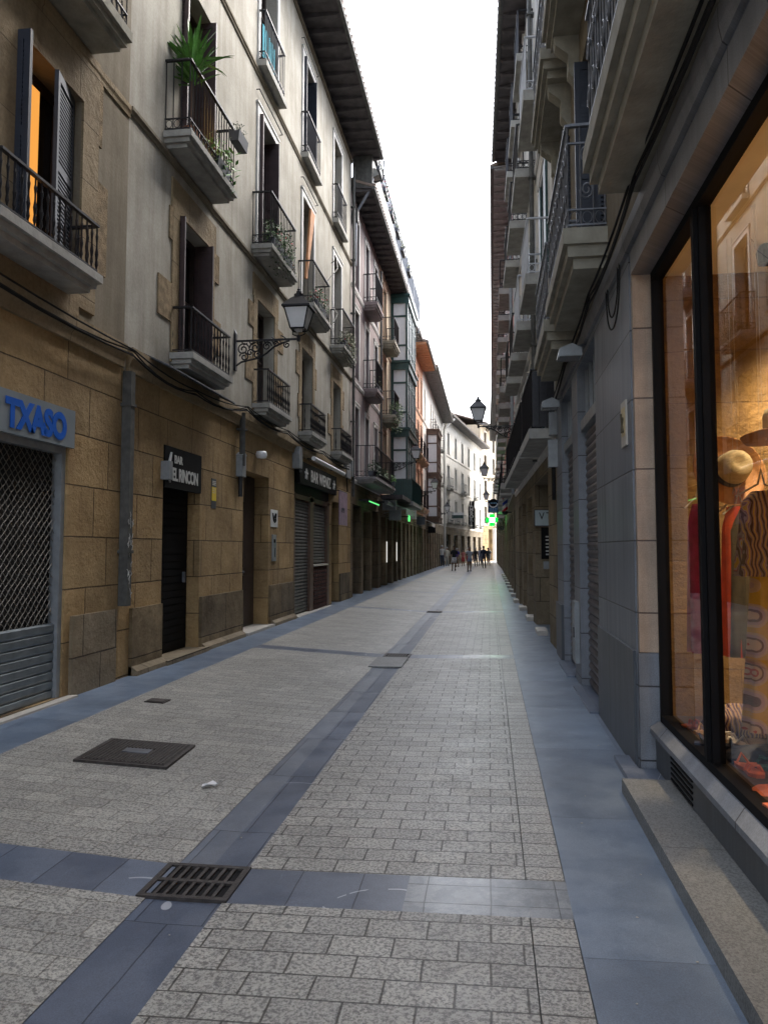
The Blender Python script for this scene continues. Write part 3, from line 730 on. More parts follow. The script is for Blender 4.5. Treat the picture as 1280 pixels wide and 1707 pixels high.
# downpipes
def pipe(Y, z0, z1, r_, m, label, sq=False, x=XL, th=TH_L, out=.09, cat='drainpipe', grp=None):
    t = thing('drainpipe', label, cat, (x, Y, 0), th, grp)
    b = MB()
    if sq: b.box(-r_, r_, -out - r_, -.01, z0, z1)
    else: b.tube([(0, -out, z0), (0, -out, z1)], r_, 10)
    b.build('pipe', m, t)
    c_ = MB(); z_ = z0 + .6
    while z_ < z1:
        c_.box(-r_ - .02, r_ + .02, -out - r_ - .012, 0, z_, z_ + .035); z_ += 1.7
    c_.build('brackets', m, t); return t
pipe(8.36, .95, 3.66, .05, 'zinc', 'square grey zinc drainpipe casing with scratched graffiti beside the roller grille', True, out=.07)
b = MB()
random.seed(3)
for i in range(26):
    z_ = random.uniform(1.0, 2.0); x = random.uniform(-.05, .05)
    b.tube([(x, -.123, z_), (x + random.uniform(-.03, .03), -.123, z_ + .03), (x + random.uniform(-.03, .03), -.123, z_ + .06)], .003, 3)
tag(b.build('graffiti', 'letter', None, (XL, 8.36, 0), TH_L), 'pale scribbled graffiti scratched on the square drainpipe', 'graffiti')
pipe(23.15, 3.2, 13.6, .045, 'zinc', 'long thin dark drainpipe between pale and mauve buildings')
pipe(29.3, 3.8, 12.5, .05, 'zinc', 'dark drainpipe at the far edge of the mauve building')
pipe(12.45, 3.0, 3.9, .05, 'zinc', 'short grey pipe above the white meter box')

# bar door with black sign
t = thing('bar_door', 'black closed bar door, deep in the sandstone wall', 'door', (XL, 10.15, .17), TH_L)
b = MB(); b.box(-.65, .65, .19, .235, .008, 2.8)
for i in range(24): b.box(-.62, .62, .175, .19, .06 + i * .1, .145 + i * .1)
b.build('door_leaf', 'black', t); b = MB(); b.box(.45, .49, .14, .175, .95, 1.1); b.build('handle', 'iron_grey', t)
b = MB(); b.box(-.72, .75, -.14, .19, -.13, .006); b.build('doorstep', 'sand_grey', t)
sg = thing('bar_sign', 'black sign with white block letters above the black bar door', 'sign', (XL, 10.15, 2.68), TH_L)
b = MB(); b.box(-.64, .64, -.02, .05, -.27, .28); b.build('board', 'black', sg)
text('lettering', 'BAR', .15, 'letter', sg, (-.22, -.026, .12), off=.004, ext=.003)
text('lettering', 'EL RINCON', .24, 'letter', sg, (.04, -.026, -.09), off=.007, sx=.78, ext=.003, sp=.92)
b = MB(); b.tube([(-.47, -.03, .2), (-.52, -.03, .08), (-.5, -.03, -.02), (-.55, -.03, -.12), (-.5, -.03, -.2)], [.015, .022, .026, .022, .012], 6); b.build('emblem', 'letter', sg)
b = MB(); b.prism([(-.6, .0), (-.6, .24), (-.5, .28), (-.42, .2), (-.42, .03)], 'z', -.1, .1)
o = MB(); o.box(-.05, .05, -.12, -.0, -.12, .12); tag(o.build('lamp_box', 'metal_box', None, (XL, 9.47, 2.62), TH_L), 'small pale alarm box at the corner of the black bar sign', 'alarm box')
t = thing('wall_notice', 'yellow notice with dark top and bottom stuck right of the black bar sign', 'notice', (XL, 11.35, 2.45), TH_L)
b = MB(); b.box(-.10, .10, -.008, 0, -.23, .23); b.build('plate', 'potgrey', t); b = MB(); b.box(-.095, .095, -.011, -.008, -.11, .10); b.build('yellow_panel', 'yellow', t)
b = MB()
for i in range(3): b.box(-.07, .06, -.0125, -.011, .07 - i * .03, .078 - i * .03)
for i in range(3): b.box(-.07, .07, -.011, -.008, .13 + i * .025, .145 + i * .025)
b.build('print', 'letter', t)
t = thing('meter_box', 'white electric meter box on the sandstone left of the tall dark doorway', 'meter box', (XL, 12.5, 2.98), TH_L)
b = MB(); b.box(-.1, .1, -.11, 0, -.16, .2); b.prism([(-.12, .2), (0, .26), (.12, .2)], 'y', -.12, 0); b.build('casing', 'metal_box', t)
b = MB(); b.tube([(0, -.05, -.16), (0, -.05, -.5)], .04, 8); b.build('cable_pipe', 'iron', t)
# doorway 2
t = thing('house_door', 'tall dark wooden house door in a deep sandstone doorway', 'door', (XL, 13.575, .16), TH_L)
b = MB(); b.box(-.77, .77, .28, .335, .008, 2.80)
for xx in (-.55, .06):
    for zz, hh in ((.15, .8), (1.1, 1.2)): b.box(xx, xx + .5, .26, .28, zz, zz + hh)
b.build('door_leaf', 'wood_dark', t); b = MB(); b.box(-.8, .85, -.13, .28, -.1, .006); b.build('doorstep', 'marble', t, label='pale marble doorstep')
b = MB(); b.lathe([(.0, 0), (.03, .01), (.03, .03), (0, .04)], (.0, .24, 1.0), 8); b.build('handle', 'iron_grey', t)
b = MB(); b.lathe([(.02, -.07), (.09, -.06), (.11, 0), (.09, .06), (.02, .07)], (0, -.09, 0), 12); tag(b.build('wall_lamp', 'lampglass', None, (XL, 13.55, 3.32), TH_L, True), 'round white globe lamp above the tall doorway', 'lamp')
t = thing('house_plate', 'small white square plaque with black drawing right of the tall doorway', 'plaque', (XL, 14.72, 2.2), TH_L)
b = MB(); b.box(-.24, .24, -.012, 0, -.17, .17); b.build('plate', 'white', t)
b = MB(); 
for (x0_, z0_, x1_, z1_) in ((-.14, .1, -.06, -.06), (-.08, .0, .02, .02), (-.02, .06, -.02, -.08), (.0, -.08, .09, -.06), (.05, .1, .10, -.05), (.1, .1, .08, .0), (-.1, -.02, .1, -.03)):
    b.tube([(x0_, -.016, z0_), (x1_, -.016, z1_)], .014, 4)
b.build('drawing', 'black', t)
t = thing('intercom', 'tall pale intercom panel beside the tall doorway', 'intercom', (XL, 14.72, 1.62), TH_L)
b = MB(); b.box(-.13, .13, -.02, 0, -.26, .26); b.build('panel', 'metal_box', t); b = MB(); b.box(-.06, .06, -.025, -.02, .10, .17); b.box(.03, .05, -.025, -.02, -.18, 0)
b.build('buttons', 'black', t)
# shutterd bar
t = thing('shopfront', 'brown and black bar front with shuttered windows and a brick-patterned panel', 'shop front', (XL, 16.3, .1), TH_L)
b = MB()
for x0_, x1_ in ((0, .12), (1.55, 1.9), (3.5, 3.75)): b.box(x0_, x1_, .0, .15, 0, 2.75)
b.box(0, 3.75, .0, .15, 2.62, 2.72); b.build('frame', 'wood_brown', t)
b = MB()
for i in range(34): b.prism([(.07, .06 + i * .075), (.055, .085 + i * .075), (.07, .125 + i * .075), (.09, .125 + i * .075), (.09, .06 + i * .075)], 'x', .12, 1.55)
b.build('roller_blind', 'zinc', t)
b = MB()
for i in range(19): b.prism([(.07, 1.16 + i * .075), (.055, 1.185 + i * .075), (.07, 1.225 + i * .075), (.09, 1.225 + i * .075), (.09, 1.16 + i * .075)], 'x', 1.95, 3.45)
b.build('roller_blind', 'zinc', t)
b = MB(); b.box(1.9, 3.5, .02, .14, 0.03, 1.05); 
for r_ in range(9):
    for c_ in range(7): b.box(1.93 + c_ * .22 + .05 * (r_ % 2), 2.11 + c_ * .22 + .05 * (r_ % 2), -.005, .02, .06 + r_ * .108, .145 + r_ * .108)
b.build('brick_panel', 'brickpanel', t); b = MB(); b.box(1.9, 3.5, -.03, .14, 1.08, 1.12); b.box(0, 1.9, -.12, .1, -.02, .03); b.box(2.0, 3.7, -.10, .1, -.02, .02); build_each(b, 'sill', 'marble', t)
b = MB(); b.box(0, 3.75, .02, .10, 2.72, 3.35); b.box(0.12, 3.5, .145, .15, 0, 2.75); b.build('fascia', 'black', t)
sg = thing('bar_sign', 'long black bar sign with white serif-like letters under a tubular lamp', 'sign', (XL, 18.5, 3.3), TH_L)
b = MB(); b.box(-2.0, 2.1, -.08, -.0, -.24, .26); b.build('board', 'black', sg)
text('lettering', 'BAR WENIZ', .38, 'letter', sg, (.15, -.086, -.01), off=.008, sx=1.12, ext=.003)
for xx in (-1.45, 1.7):
    b = MB(); b.lathe([(.03, -.01), (.12, -.01), (.12, 0), (.03, 0)], (0, 0, 0), 8)
    e = MB()
    for k in range(5):
        a = k * 2 * math.pi / 5; e.tube([(xx + .04 * math.cos(a), -.086, .04 * math.sin(a)), (xx + .13 * math.cos(a + .3), -.086, .13 * math.sin(a + .3))], [.035, .02], 5)
    e.build('emblem', 'letter', sg)
t = thing('tube_lamp', 'long white tubular lamp over the black bar sign', 'lamp', (XL, 18.6, 3.64), TH_L)
b = MB(); b.tube([(-1.75, -.3, 0), (1.9, -.3, 0)], .05, 10); b.build('tube', 'white', t); b = MB(); b.tube([(-1.3, -.05, .05), (-1.3, -.3, 0)], .015, 5); b.tube([(1.3, -.05, .05), (1.3, -.3, 0)], .015, 5); b.build('arms', 'iron', t)
t = thing('awning_motor', 'pale alarm siren box at the near corner of the long black bar sign', 'alarm box', (XL, 16.25, 3.6), TH_L)
b = MB(); b.prism([(-.13, -.25), (.13, -.25), (.16, .05), (.10, .22), (-.10, .22), (-.16, .05)], 'y', -.16, -.0); b.build('casing', 'metal_box', t); b = MB(); b.tube([(.12, -.1, -.15), (.22, -.1, -.3)], .03, 6); b.build('lens', 'iron_grey', t)
t = thing('banner', 'mauve cloth banner hanging over the dark side doorway of the second bar', 'banner', (XL, 20.85, 2.75), TH_L)
b = MB(); b.box(-.55, .62, -.22, -.2, -.5, .42); b.build('cloth', 'purple_banner', t)
b = MB(); 
for i in range(5): b.tube([(-.25 + .08 * i, -.225, -.15 + .06 * (i % 2)), (-.2 + .08 * i, -.225, -.03)], .012, 4)
b.build('writing', 'potgrey', t); b = MB(); b.tube([(-.55, -.21, .43), (.62, -.21, .43)], .015, 5); b.tube([(-.5, -.21, .43), (-.5, 0, .43)], .01, 4); b.tube([(.6, -.21, .43), (.6, 0, .43)], .01, 4); b.build('pole', 'iron', t)
b = MB(); b.box(-.5, .5, .48, .5, 0, 2.82); tag(b.build('side_door', 'black', None, (XL, 20.85, .08), TH_L), 'black side doorway under the mauve banner', 'door')
t = thing('junction_box', 'grey plastic junction boxes below the last first-floor balcony of the pale building', 'junction box', (XL, 22.4, 3.9), TH_L)
b = MB(); b.box(-.35, .3, -.1, -.09, -.2, .25); b.box(.45, .62, -.12, 0, -.1, .4); b.box(-.35, .3, -.09, 0, -.2, .25); b.build('casing', 'metal_box', t); b = MB(); b.tube([(-.1, -.05, -.2), (0, -.05, -.6)], .02, 5); b.build('cable', 'rope', t)

# cables along the cornice
def cables(name, pts, n, label, r=.012, seed=1):
    random.seed(seed); b = MB()
    for k in range(n):
        o1, o2 = random.uniform(-.04, .04), random.uniform(-.06, .05); ps = []
        for i, (a, c_) in enumerate(zip(pts, pts[1:])):
            for j in range(6):
                s = j / 6; sag = -.05 * 4 * s * (1 - s) * (1 + .5 * k)
                ps.append([a[m_] + (c_[m_] - a[m_]) * s for m_ in range(3)]); ps[-1][2] += sag + o2; ps[-1][0] += abs(o1) * (1 if pts[0][0] < 0 else -1)
        b.tube(ps, r, 5, False)
    return tag(b.build(name, 'rope'), label, 'cable')
cables('cable_bundle', [(XL + .13, 1, 3.98), (XL + .13, 4.5, 3.95), (XL + .13, 8.3, 3.86), (XL + .14, 10.2, 3.78), (XL + .14, 12.5, 3.98), (XL + .13, 15.2, 3.98), (XL + .13, 18.6, 3.98), (XL + .13, 22.9, 4.0)], 4, 'bundle of black cables sagging along the left stone cornice', .010)
b = MB(); b.prism([(0, 0), (-.34, -.16), (-.34, -.145), (0, .015)], 'x', -.75, 1.75)
for xx in (-.7, .2, 1.0, 1.7): b.tube([(xx, 0, 0), (xx, -.34, -.165)], .012, 4)
tag(b.build('cable_shelf', 'iron_grey', None, (XL, 9.6, 4.0), TH_L), 'thin grey metal ledge under the first baluster balcony, above the black bar sign', 'ledge')

# plants on left balconies
t = thing('yucca_plant', 'tall bright green spiky yucca on the second-floor balcony nearest left', 'plant', (XL + .20, 9.75, 7.12), TH_L)
b = MB(); b.lathe([(.10, 0), (.13, .22), (.115, .22)], (0, 0, 0), 12); b.build('pot', 'pot', t)
b = MB(); b.tube([(0, 0, .2), (.02, 0, 1.1)], .03, 6); b.build('stem', 'wood_brown', t)
random.seed(5); b = MB()
for i in range(95):
    a = random.uniform(0, 6.28); el = random.uniform(.15, 1.5); L = random.uniform(.40, .78); c0 = Vector((.02, 0, random.uniform(.85, 1.25)))
    d = Vector((math.cos(a) * math.cos(el), math.sin(a) * math.cos(el), math.sin(el))); u = d.cross(Vector((0, 0, 1))).normalized() * random.uniform(.022, .034)
    dr = random.uniform(.05, .30) * math.cos(el); rows_ = []
    for tt, wd in ((0, .5), (.3, 1), (.6, .8), (.85, .4)):
        c_ = c0 + d * L * tt - Vector((0, 0, dr * tt * tt)); rows_ += [c_ - u * wd, c_ + Vector((0, 0, -.006)), c_ + u * wd]
    tip = c0 + d * L - Vector((0, 0, dr * 1.1)); fs_ = []
    for r_ in range(3):
        for k in range(2): fs_.append((r_ * 3 + k, r_ * 3 + k + 1, r_ * 3 + k + 4, r_ * 3 + k + 3))
    b.add(rows_ + [tip], fs_ + [(9, 10, 12), (10, 11, 12)])
b.build('leaves', 'leaf_bright', t)
GRP = 'potted plants on the left balconies'
t = planter(XL + .47, 10.95, 7.72, .42, 'dark box planter with a wispy plant hooked outside the yucca balcony rail', TH_L, 90, (.16, .08, .12), None, 'leaf_dark', GRP, ll=.05, droop=0)
planter(XL + .3, 10.6, 7.12, .5, 'broad-leaved green plant with an orange bloom at the far end of the yucca balcony', TH_L, 190, (.46, .2, .3), 'pot', 'leaf_bright', GRP, ll=.12, droop=.2, nf=10)
planter(XL + .3, 13.9, 7.12, 1.3, 'bushy plant with red flowers on the second-floor balcony left of the first street lamp', TH_L, 1500, (.80, .22, .32), 'red', 'leaf', GRP, ll=.065, droop=.3)
planter(XL + .3, 17.3, 7.12, 1.0, 'green plant with red geraniums on the balcony just behind the first lantern', TH_L, 700, (.58, .2, .28), 'red', 'leaf', GRP, ll=.06, droop=.05)
planter(XL + .3, 20.9, 7.12, 1.2, 'pale trailing plant spilling over the last second-floor balcony of the pale building', TH_L, 1000, (.70, .22, .30), 'red', 'leaf_dry', GRP, ll=.07, droop=.45, nf=10)

# ---------------------------------------------------------------- street lamps
def spiral(c, r0, turns, start, sgn, n=22, shrink=.8):
    return [(c[0] + r0 * (1 - shrink * i / n) * math.cos(start + sgn * turns * 2 * math.pi * i / n), c[1] + r0 * (1 - shrink * i / n) * math.sin(start + sgn * turns * 2 * math.pi * i / n)) for i in range(n + 1)]
def lamp(x, y, z, side, label, arm=1.1, grp='wall street lamps'):
    """z is the arm height; wall at x; side +1 reaches to +X"""
    t = thing('street_lamp', label, 'street lamp', (x, y, z), 0, grp); t.scale = (side, 1, 1)
    b = MB(); b.box(0, .035, -.045, .045, -.50, .12); b.prism([(0.035, .12), (.0, .2), (0.0, .12)], 'y', -.04, .04)
    b.box(0, arm, -.014, .014, -.015, .015)
    P = lambda pts: [(p[0], 0, p[1]) for p in pts]
    # sweeping lower stem
    b.tube(P([(.03, -.42), (.12, -.36), (.26, -.33), (.42, -.30), (.56, -.22), (.68, -.12), (.82, -.06), (.95, -.02)]), .017, 5)
    for c, r_, st, sg_, tu in (((.15, -.14), .11, 0, 1, 1.6), ((.17, -.27), .085, 3, -1, 1.4), ((.36, -.12), .10, 3.14, -1, 1.6), ((.40, -.24), .07, 1, 1, 1.3), ((.56, -.10), .08, 0, 1, 1.5), ((.72, -.075), .055, 3.1, -1, 1.3), ((.9, -.09), .06, 1.2, 1, 1.4), ((.27, -.2), .06, 0, 1, 1.2)):
        b.tube(P(spiral(c, r_, tu, st, sg_)), .012, 4)
    for i in range(6): b.tube(P([(.12 + i * .13, 0), (.16 + i * .13, -.07), (.22 + i * .13, -.04)]), .011, 4)
    b.tube(P([(.9, .0), (.84, .05), (.80, .07)]), .009, 4); b.tube(P([(.70, .0), (.64, .05)]), .009, 4)
    b.build('bracket', 'iron', t)
    L = MB()
    # lantern base yoke and frame: square frustum
    def sq(h, z_): return [(arm - h, -h, z_), (arm + h, -h, z_), (arm + h, h, z_), (arm - h, h, z_)]
    lo, hi = .115, .20; z0_, z1_ = .16, .50
    L.tube([(arm, 0, -.04), (arm, 0, .06)], .03, 8)
    for sx_ in (-1, 1): L.tube([(arm, 0, .04), (arm + sx_ * .10, 0, .08), (arm + sx_ * .10, 0, .16)], .010, 4)
    a0, a1 = sq(lo, z0_), sq(hi, z1_)
    for p, q in zip(a0, a1): L.tube([p, q], .012, 4)
    for s4 in (a0, a1):
        for i in range(4): L.tube([s4[i], s4[(i + 1) % 4]], .014, 4)
    L.build('lantern_frame', 'iron', t)
    gq = MB(); a0, a1 = sq(lo - .003, z0_), sq(hi - .003, z1_)
    gq.add(a0 + a1, [(0, 1, 5, 4), (1, 2, 6, 5), (2, 3, 7, 6), (3, 0, 4, 7)]); gq.build('lantern_glass', 'lampglass', t)
    bb_ = MB(); bb_.box(arm - .05, arm + .05, -.05, .05, .13, .17); bb_.build('bulb_holder', 'white', t)
    cp = MB(); prev = sq(.235, .50); vs = list(prev)
    for h, z_ in ((.235, .525), (.17, .60), (.11, .67), (.075, .70)): vs += sq(h, z_)
    fs = [(3, 2, 1, 0)]
    for k_ in range(4):
        for i in range(4): fs.append((k_ * 4 + i, k_ * 4 + (i + 1) % 4, k_ * 4 + 4 + (i + 1) % 4, k_ * 4 + 4 + i))
    fs.append((16, 17, 18, 19)); cp.add(vs, fs)
    cp.lathe([(.085, 0), (.085, .05), (.05, .06), (.045, .10), (.02, .12), (.03, .14), (0.001, .17)], (arm, 0, .70), 10)
    cp.build('lantern_cap', 'iron', t)
    return t
lamp(XL, 12.25, 5.08, 1, 'nearest black lantern on a scrolled bracket on the pale left building')
lamp(XL, 33.0, 5.35, 1, 'black lantern in front of the green glazed oriel on the left')
lamp(XL, 44.5, 4.95, 1, 'left black lantern beside the brown wooden oriel')
lamp(XL, 58.0, 4.3, 1, 'farthest left black lantern before the white corner building')

# ---------------------------------------------------------------- LEFT 2..6
def building(name, label, Ya, Yb, H, lower, upper, cols, floors, eave=.7, em='eave_wood', groundops=(), wm='wood_dark', trim='trim_white', x=XL, th=TH_L, origin=None, gh=3.7, glass='glass', win=(.9, 2.2), flip=False, string=True, L=None):
    """columns given as street Y of window centres"""
    if origin is None: origin = (x, Ya, 0)
    t = thing(name, label, 'building', origin, th)
    L = L or (Yb - Ya); f = (lambda Y: Yb - Y) if flip else (lambda Y: Y - Ya)
    w_, h = win
    ops = [(min(f(a), f(b_)), max(f(a), f(b_)), z0_, z1_, dp) for a, b_, z0_, z1_, dp in groundops]
    wallmesh(0, L, -.1, gh, ops, .3).build('ground_floor_wall', lower, t)
    uo_ = [(f(c_) - w_/2, f(c_) + w_/2, z_, z_ + (h if k < len(floors) - 1 else h)) for c_ in cols for k, z_ in enumerate(floors)]
    shellbox(wallmesh(0, L, gh, H, uo_, .22), 0, L, -.1, H).build('upper_wall', upper, t)
    for k, z_ in enumerate(floors):
        for c_ in cols:
            window(t, f(c_), z_, w_, h, .18, wm, glass)
            if trim: surround(t, f(c_) - w_/2, f(c_) + w_/2, z_, z_ + h, trim, .10, .03)
        if string: cornice(t, 0, L, z_ - .28, .12, .05, trim or upper)
    for a, b_, c_, d_, e_ in ops:
        m_ = MB(); m_.box(a, b_, e_ - .02, e_ + .02, c_, d_)
        n_ = max(1, int((b_ - a) / .6))
        for i in range(n_):
            m_.box(a + (b_ - a) * i / n_ + .03, a + (b_ - a) * (i + 1) / n_ - .03, e_ - .06, e_ - .02, c_ + .05, d_ - .5)
        dr = m_.build('shop_door', random.choice(['black', 'wood_dark', 'wood_brown', 'green', 'zinc']), t)
        if random.random() < .7:
            g_ = MB()
            for i in range(n_): g_.box(a + (b_ - a) * i / n_ + .12, a + (b_ - a) * (i + 1) / n_ - .12, e_ - .065, e_ - .06, c_ + .9, d_ - .65)
            g_.build('pane', random.choice(['glass', 'curtain_glass', 'glass']), dr)
    if eave: eaves(t, 0, L, H, eave, em)
    return t, f
random.seed(11)
B2, f2 = building('mauve_building', 'mauve grey rendered building with white window trim next to the pale building', 23.2, 29.4, 12.9, 'sand_dark', 'render_purple', (24.2, 26.3, 28.4), (3.95, 7.1, 10.1), .65, groundops=[(23.6, 25.2, .1, 3.0, .35), (25.6, 27.2, .1, 2.9, .35), (27.6, 29.1, .1, 3.0, .35)], win=(.8, 2.2))
for Yc, z_ in ((26.3, 7.05), (26.3, 10.05)): balcony(B2, f2(Yc), z_, 1.5, .45, 'iron', 'plain', .98, 'render_purple', .26)
balcony(B2, f2(26.6), 3.9, 5.0, .62, 'iron', 'plain', 1.0, 'eave_grey', .2, gap=.16, label='long dark balcony crowded with plants')
b = MB(); b.box(.02, 6.1, -.66, -.05, 12.95, 14.0); b.build('roof_terrace', 'zinc', B2, label='dark grey parapet of the roof terrace')
B3, f3 = building('cream_building', 'cream and salmon building carrying the tall green glazed oriel', 29.4, 37.0, 12.9, 'sand_dark', 'render_cream', (30.9, ), (3.95, 7.0, 10.0), .65, groundops=[(29.9, 31.3, .1, 2.9, .35), (31.8, 33.3, .1, 2.9, .35), (33.9, 35.0, .1, 2.9, .3), (35.5, 36.7, .1, 2.9, .3)], trim='render_salmon', win=(.85, 2.3), wm='wood_brown')
for z_ in (6.95, 9.95): balcony(B3, f3(30.9), z_, 1.6, .5, 'iron', 'plain', .95, 'slab_ochre', .3)
def oriel(par, x0, x1, z0, z1, d, m, nf, glass='painted_skyglass', fr=3):
    """projecting glazed bay"""
    k = MB(); g_ = MB(); H = (z1 - z0) / nf
    for i in range(nf + 1):
        zz = z0 + H * i; k.box(x0 - .06, x1 + .06, -d - .06, -.0, zz - .20, zz + .22)
        k.box(x0 - .12, x1 + .12, -d - .12, -.0, zz + .10, zz + .18)
    n = max(2, round((x1 - x0) / .8))
    for i in range(n + 1):
        xx = x0 + (x1 - x0) * i / n; k.box(xx - .05, xx + .05, -d, -d + .09, z0 + .02, z1)
    for xx in (x0, x1 - .09): k.box(xx, xx + .09, -.12, 0, z0 + .02, z1)
    for i in range(nf):
        zz = z0 + H * i
        for q in (.30, .74): k.box(x0 + .01, x1 - .01, -d + .01, -d + .07, zz + H * q - .04, zz + H * q + .04); k.box(x0 + .01, x0 + .07, -d + .07, 0, zz + H * q - .04, zz + H * q + .04); k.box(x1 - .07, x1 - .01, -d + .07, 0, zz + H * q - .04, zz + H * q + .04)
        k.box(x0 + .02, x1 - .02, -d + .02, -d + .06, zz, zz + H * .2)
    o = k.build('oriel', m, par)
    g_.quad((x0 + .04, -d + .04, z0), (x1 - .04, -d + .04, z0), (x1 - .04, -d + .04, z1), (x0 + .04, -d + .04, z1))
    g_.quad((x0 + .04, -.0, z0), (x0 + .04, -d + .04, z0), (x0 + .04, -d + .04, z1), (x0 + .04, 0, z1)); g_.quad((x1 - .04, -d + .04, z0), (x1 - .04, -.0, z0), (x1 - .04, 0, z1), (x1 - .04, -d + .04, z1))
    g_.build('pane', glass, o); return o
oriel(B3, f3(33.0), f3(36.6), 3.7, 12.6, .75, 'green', 3)
b = MB(); b.box(f3(29.5), f3(32.9), -.9, -.05, 3.55, 3.7); b.build('canopy_slab', 'eave_wood', B3)
balcony(B3, f3(34.8), 3.62, 4.2, .95, 'green', 'panel', .98, 'eave_grey', .15, False)
B4, f4 = building('white_building', 'narrow bright white building just past the green oriel', 37.0, 42.6, 13.3, 'sand_grey', 'render_white', (38.4, 41.0), (4.1, 7.1, 10.1), .5, em='eave_grey', groundops=[(37.4, 38.8, .1, 2.9, .3), (39.3, 40.6, .1, 2.9, .3), (41.1, 42.3, .1, 2.9, .3)], trim=None, win=(.8, 2.1), glass='curtain_glass')
for z_ in (4.05, 7.05): balcony(B4, f4(39.7), z_, 4.2, .4, 'iron', 'plain', .95, 'slab', .2, gap=.2)
B5, f5 = building('orange_building', 'salmon orange building with orange boarded eaves', 42.6, 49.4, 13.2, 'sand_grey', 'render_orange', (43.8, 46.0, 48.2), (4.1, 7.1, 10.1), .8, em='eave_orange', groundops=[(43, 44.3, .1, 2.9, .3), (44.8, 46.2, .1, 2.9, .3), (46.7, 47.8, .1, 2.9, .3), (48.2, 49.2, .1, 2.9, .3)], trim='render_salmon', win=(.8, 2.1))
for Yc in (43.8, 46.0, 48.2):
    for z_ in (4.05, 7.05): balcony(B5, f5(Yc), z_, 1.3, .4, 'iron', 'plain', .95, 'render_salmon', .25, gap=.16)
B6, f6 = building('white_building', 'long white building with grey boarded eaves and a brown oriel', 49.4, 71.6, 13.4, 'sand_grey', 'render_white', (51, 56.5, 59, 61.5, 64, 66.5, 69), (4.1, 7.2, 10.2), .9, em='eave_grey', groundops=[(50 + 2.4 * i, 51.5 + 2.4 * i, .1, 2.9, .3) for i in range(9)], trim=None, win=(.8, 2.1))
oriel(B6, f6(52.2), f6(55.2), 3.6, 9.6, .8, 'wood_brown', 2)
for Yc in (56.5, 59, 61.5, 66.5):
    for z_ in (7.15, 10.15): balcony(B6, f6(Yc), z_, 1.3, .35, 'iron', 'plain', .95, 'slab', .2, gap=.18)
# corner white building turning right
d7 = Vector((.137, 1)).normalized(); th7 = math.atan2(d7.y, d7.x)
B7, f7 = building('white_corner_building', 'white five-storey building facing us where the street bends', 0, 26, 14.2, 'sand_grey', 'render_white', (3.2, 7.2, 11.2, 15.4, 19.6, 23.8), (4.3, 7.6, 10.8), .9, em='eave_grey', groundops=[(2 + 4 * i, 4.2 + 4 * i, .1, 3.0, .3) for i in range(6)], trim='render_white', win=(1.1, 2.1), origin=(-4.3, 71.6, 0), th=th7)
b = MB(); b.box(-1.2, 0, -.0, 6, -.1, 14.2); b.build('corner_wall', 'render_white', B7)
for c_ in (3.2, 11.2, 19.6): balcony(B7, f7(c_), 7.55, 1.9, .35, 'iron_grey', 'plain', .95, 'slab', .3, gap=.25)
for c_ in (3.2, 7.2, 11.2, 15.4, 19.6, 23.8): balcony(B7, f7(c_), 4.25, 1.8, .3, 'iron_grey', 'plain', .95, 'slab', .2, gap=.25)
b = MB(); b.tube([(.6, -.12, .5), (.6, -.12, 12.9), (1.6, -.9, 14.0)], .11, 8); b.tube([(.6, -.12, 12.9), (-.6, -.7, 14.0)], .09, 8); b.build('downpipe', 'render_white', B7)
B8, f8 = building('cream_end_building', 'cream building with yellow trim closing the street', 0, 34, 17.5, 'sand', 'render_cream', (2.5, 7, 11.5, 16, 20.5, 25), (4.9, 8.3, 11.6, 14.6), .8, em='eave_grey', groundops=[(4 + 3 * i, 5.8 + 3 * i, .1, 4.2, .5) for i in range(9)], trim='render_white', win=(1.3, 2.2), origin=(-1.0, 98, 0), th=R(76), gh=4.6)
for c_ in (7, 11.5, 16, 20.5): balcony(B8, f8(c_), 8.25, 2.2, .5, 'iron_grey', 'plain', .95, 'slab_ochre', .3, gap=.3)
b = MB()
for i in range(9): b.box(6.05 + 3 * i, 6.55 + 3 * i, -.35, .0, .1, 4.4)
build_each(b, 'pillars', 'white', B8, label='tall white pillars')

# terrace fence with flowers on the mauve/cream roofs
t = thing('terrace_fence', 'pale roof-terrace railing above the mauve building eaves', 'fence', (XL + .58, 23.3, 13.95), TH_L)
b = MB()
for i in range(90): b.tube([(.2 * i, 0, 0), (.2 * i, 0, 1.0)], .012, 4, False)
b.box(0, 18, -.02, .02, 1.0, 1.04); b.build('railing', 'iron_grey', t)
b = MB()
for i in range(7): b.box(2.8 * i, 2.8 * i + .08, -.03, .03, -.9, 1.04)
build_each(b, 'post', 'iron_grey', t)
t = thing('terrace_screen', 'dark brown wooden screens hung on the front of the roof terrace', 'screen', (XL + .62, 23.3, 13.0), TH_L)
for i in range(6):
    b = MB(); b.box(2.7 * i + .1, 2.7 * i + 2.5, -.02, .02, .02, .82); b.build('panel', 'potgrey', t)
random.seed(21)
spots = [(23.7, 'dark'), (24.8, 'pink'), (26.3, 'red'), (28.2, 'pink'), (30.0, 'none'), (32.0, 'none'), (34.5, 'none')]
labs = ['dark green plant with pink blooms at the near end of the roof terrace', 'pink geranium box, second along the roof terrace rail', 'red flower box, third along the roof terrace rail', 'small pink flower box in the middle of the roof terrace rail', 'first pale climbing shrub past the flower boxes on the roof terrace', 'second pale climbing shrub on the roof terrace rail', 'last pale climbing shrub on the roof terrace rail']
for (Yc, k), lb in zip(spots, labs):
    planter(XL + .66, Yc, 14.1 if k != 'none' else 14.2, .9, lb, TH_L, 190, (.5, .16, .3), {'pink': 'pinkp', 'dark': 'pinkp', 'red': 'red'}.get(k), 'leaf_dry' if k == 'none' else 'leaf', 'roof terrace plants', ll=.10, droop=.1, nf=60)
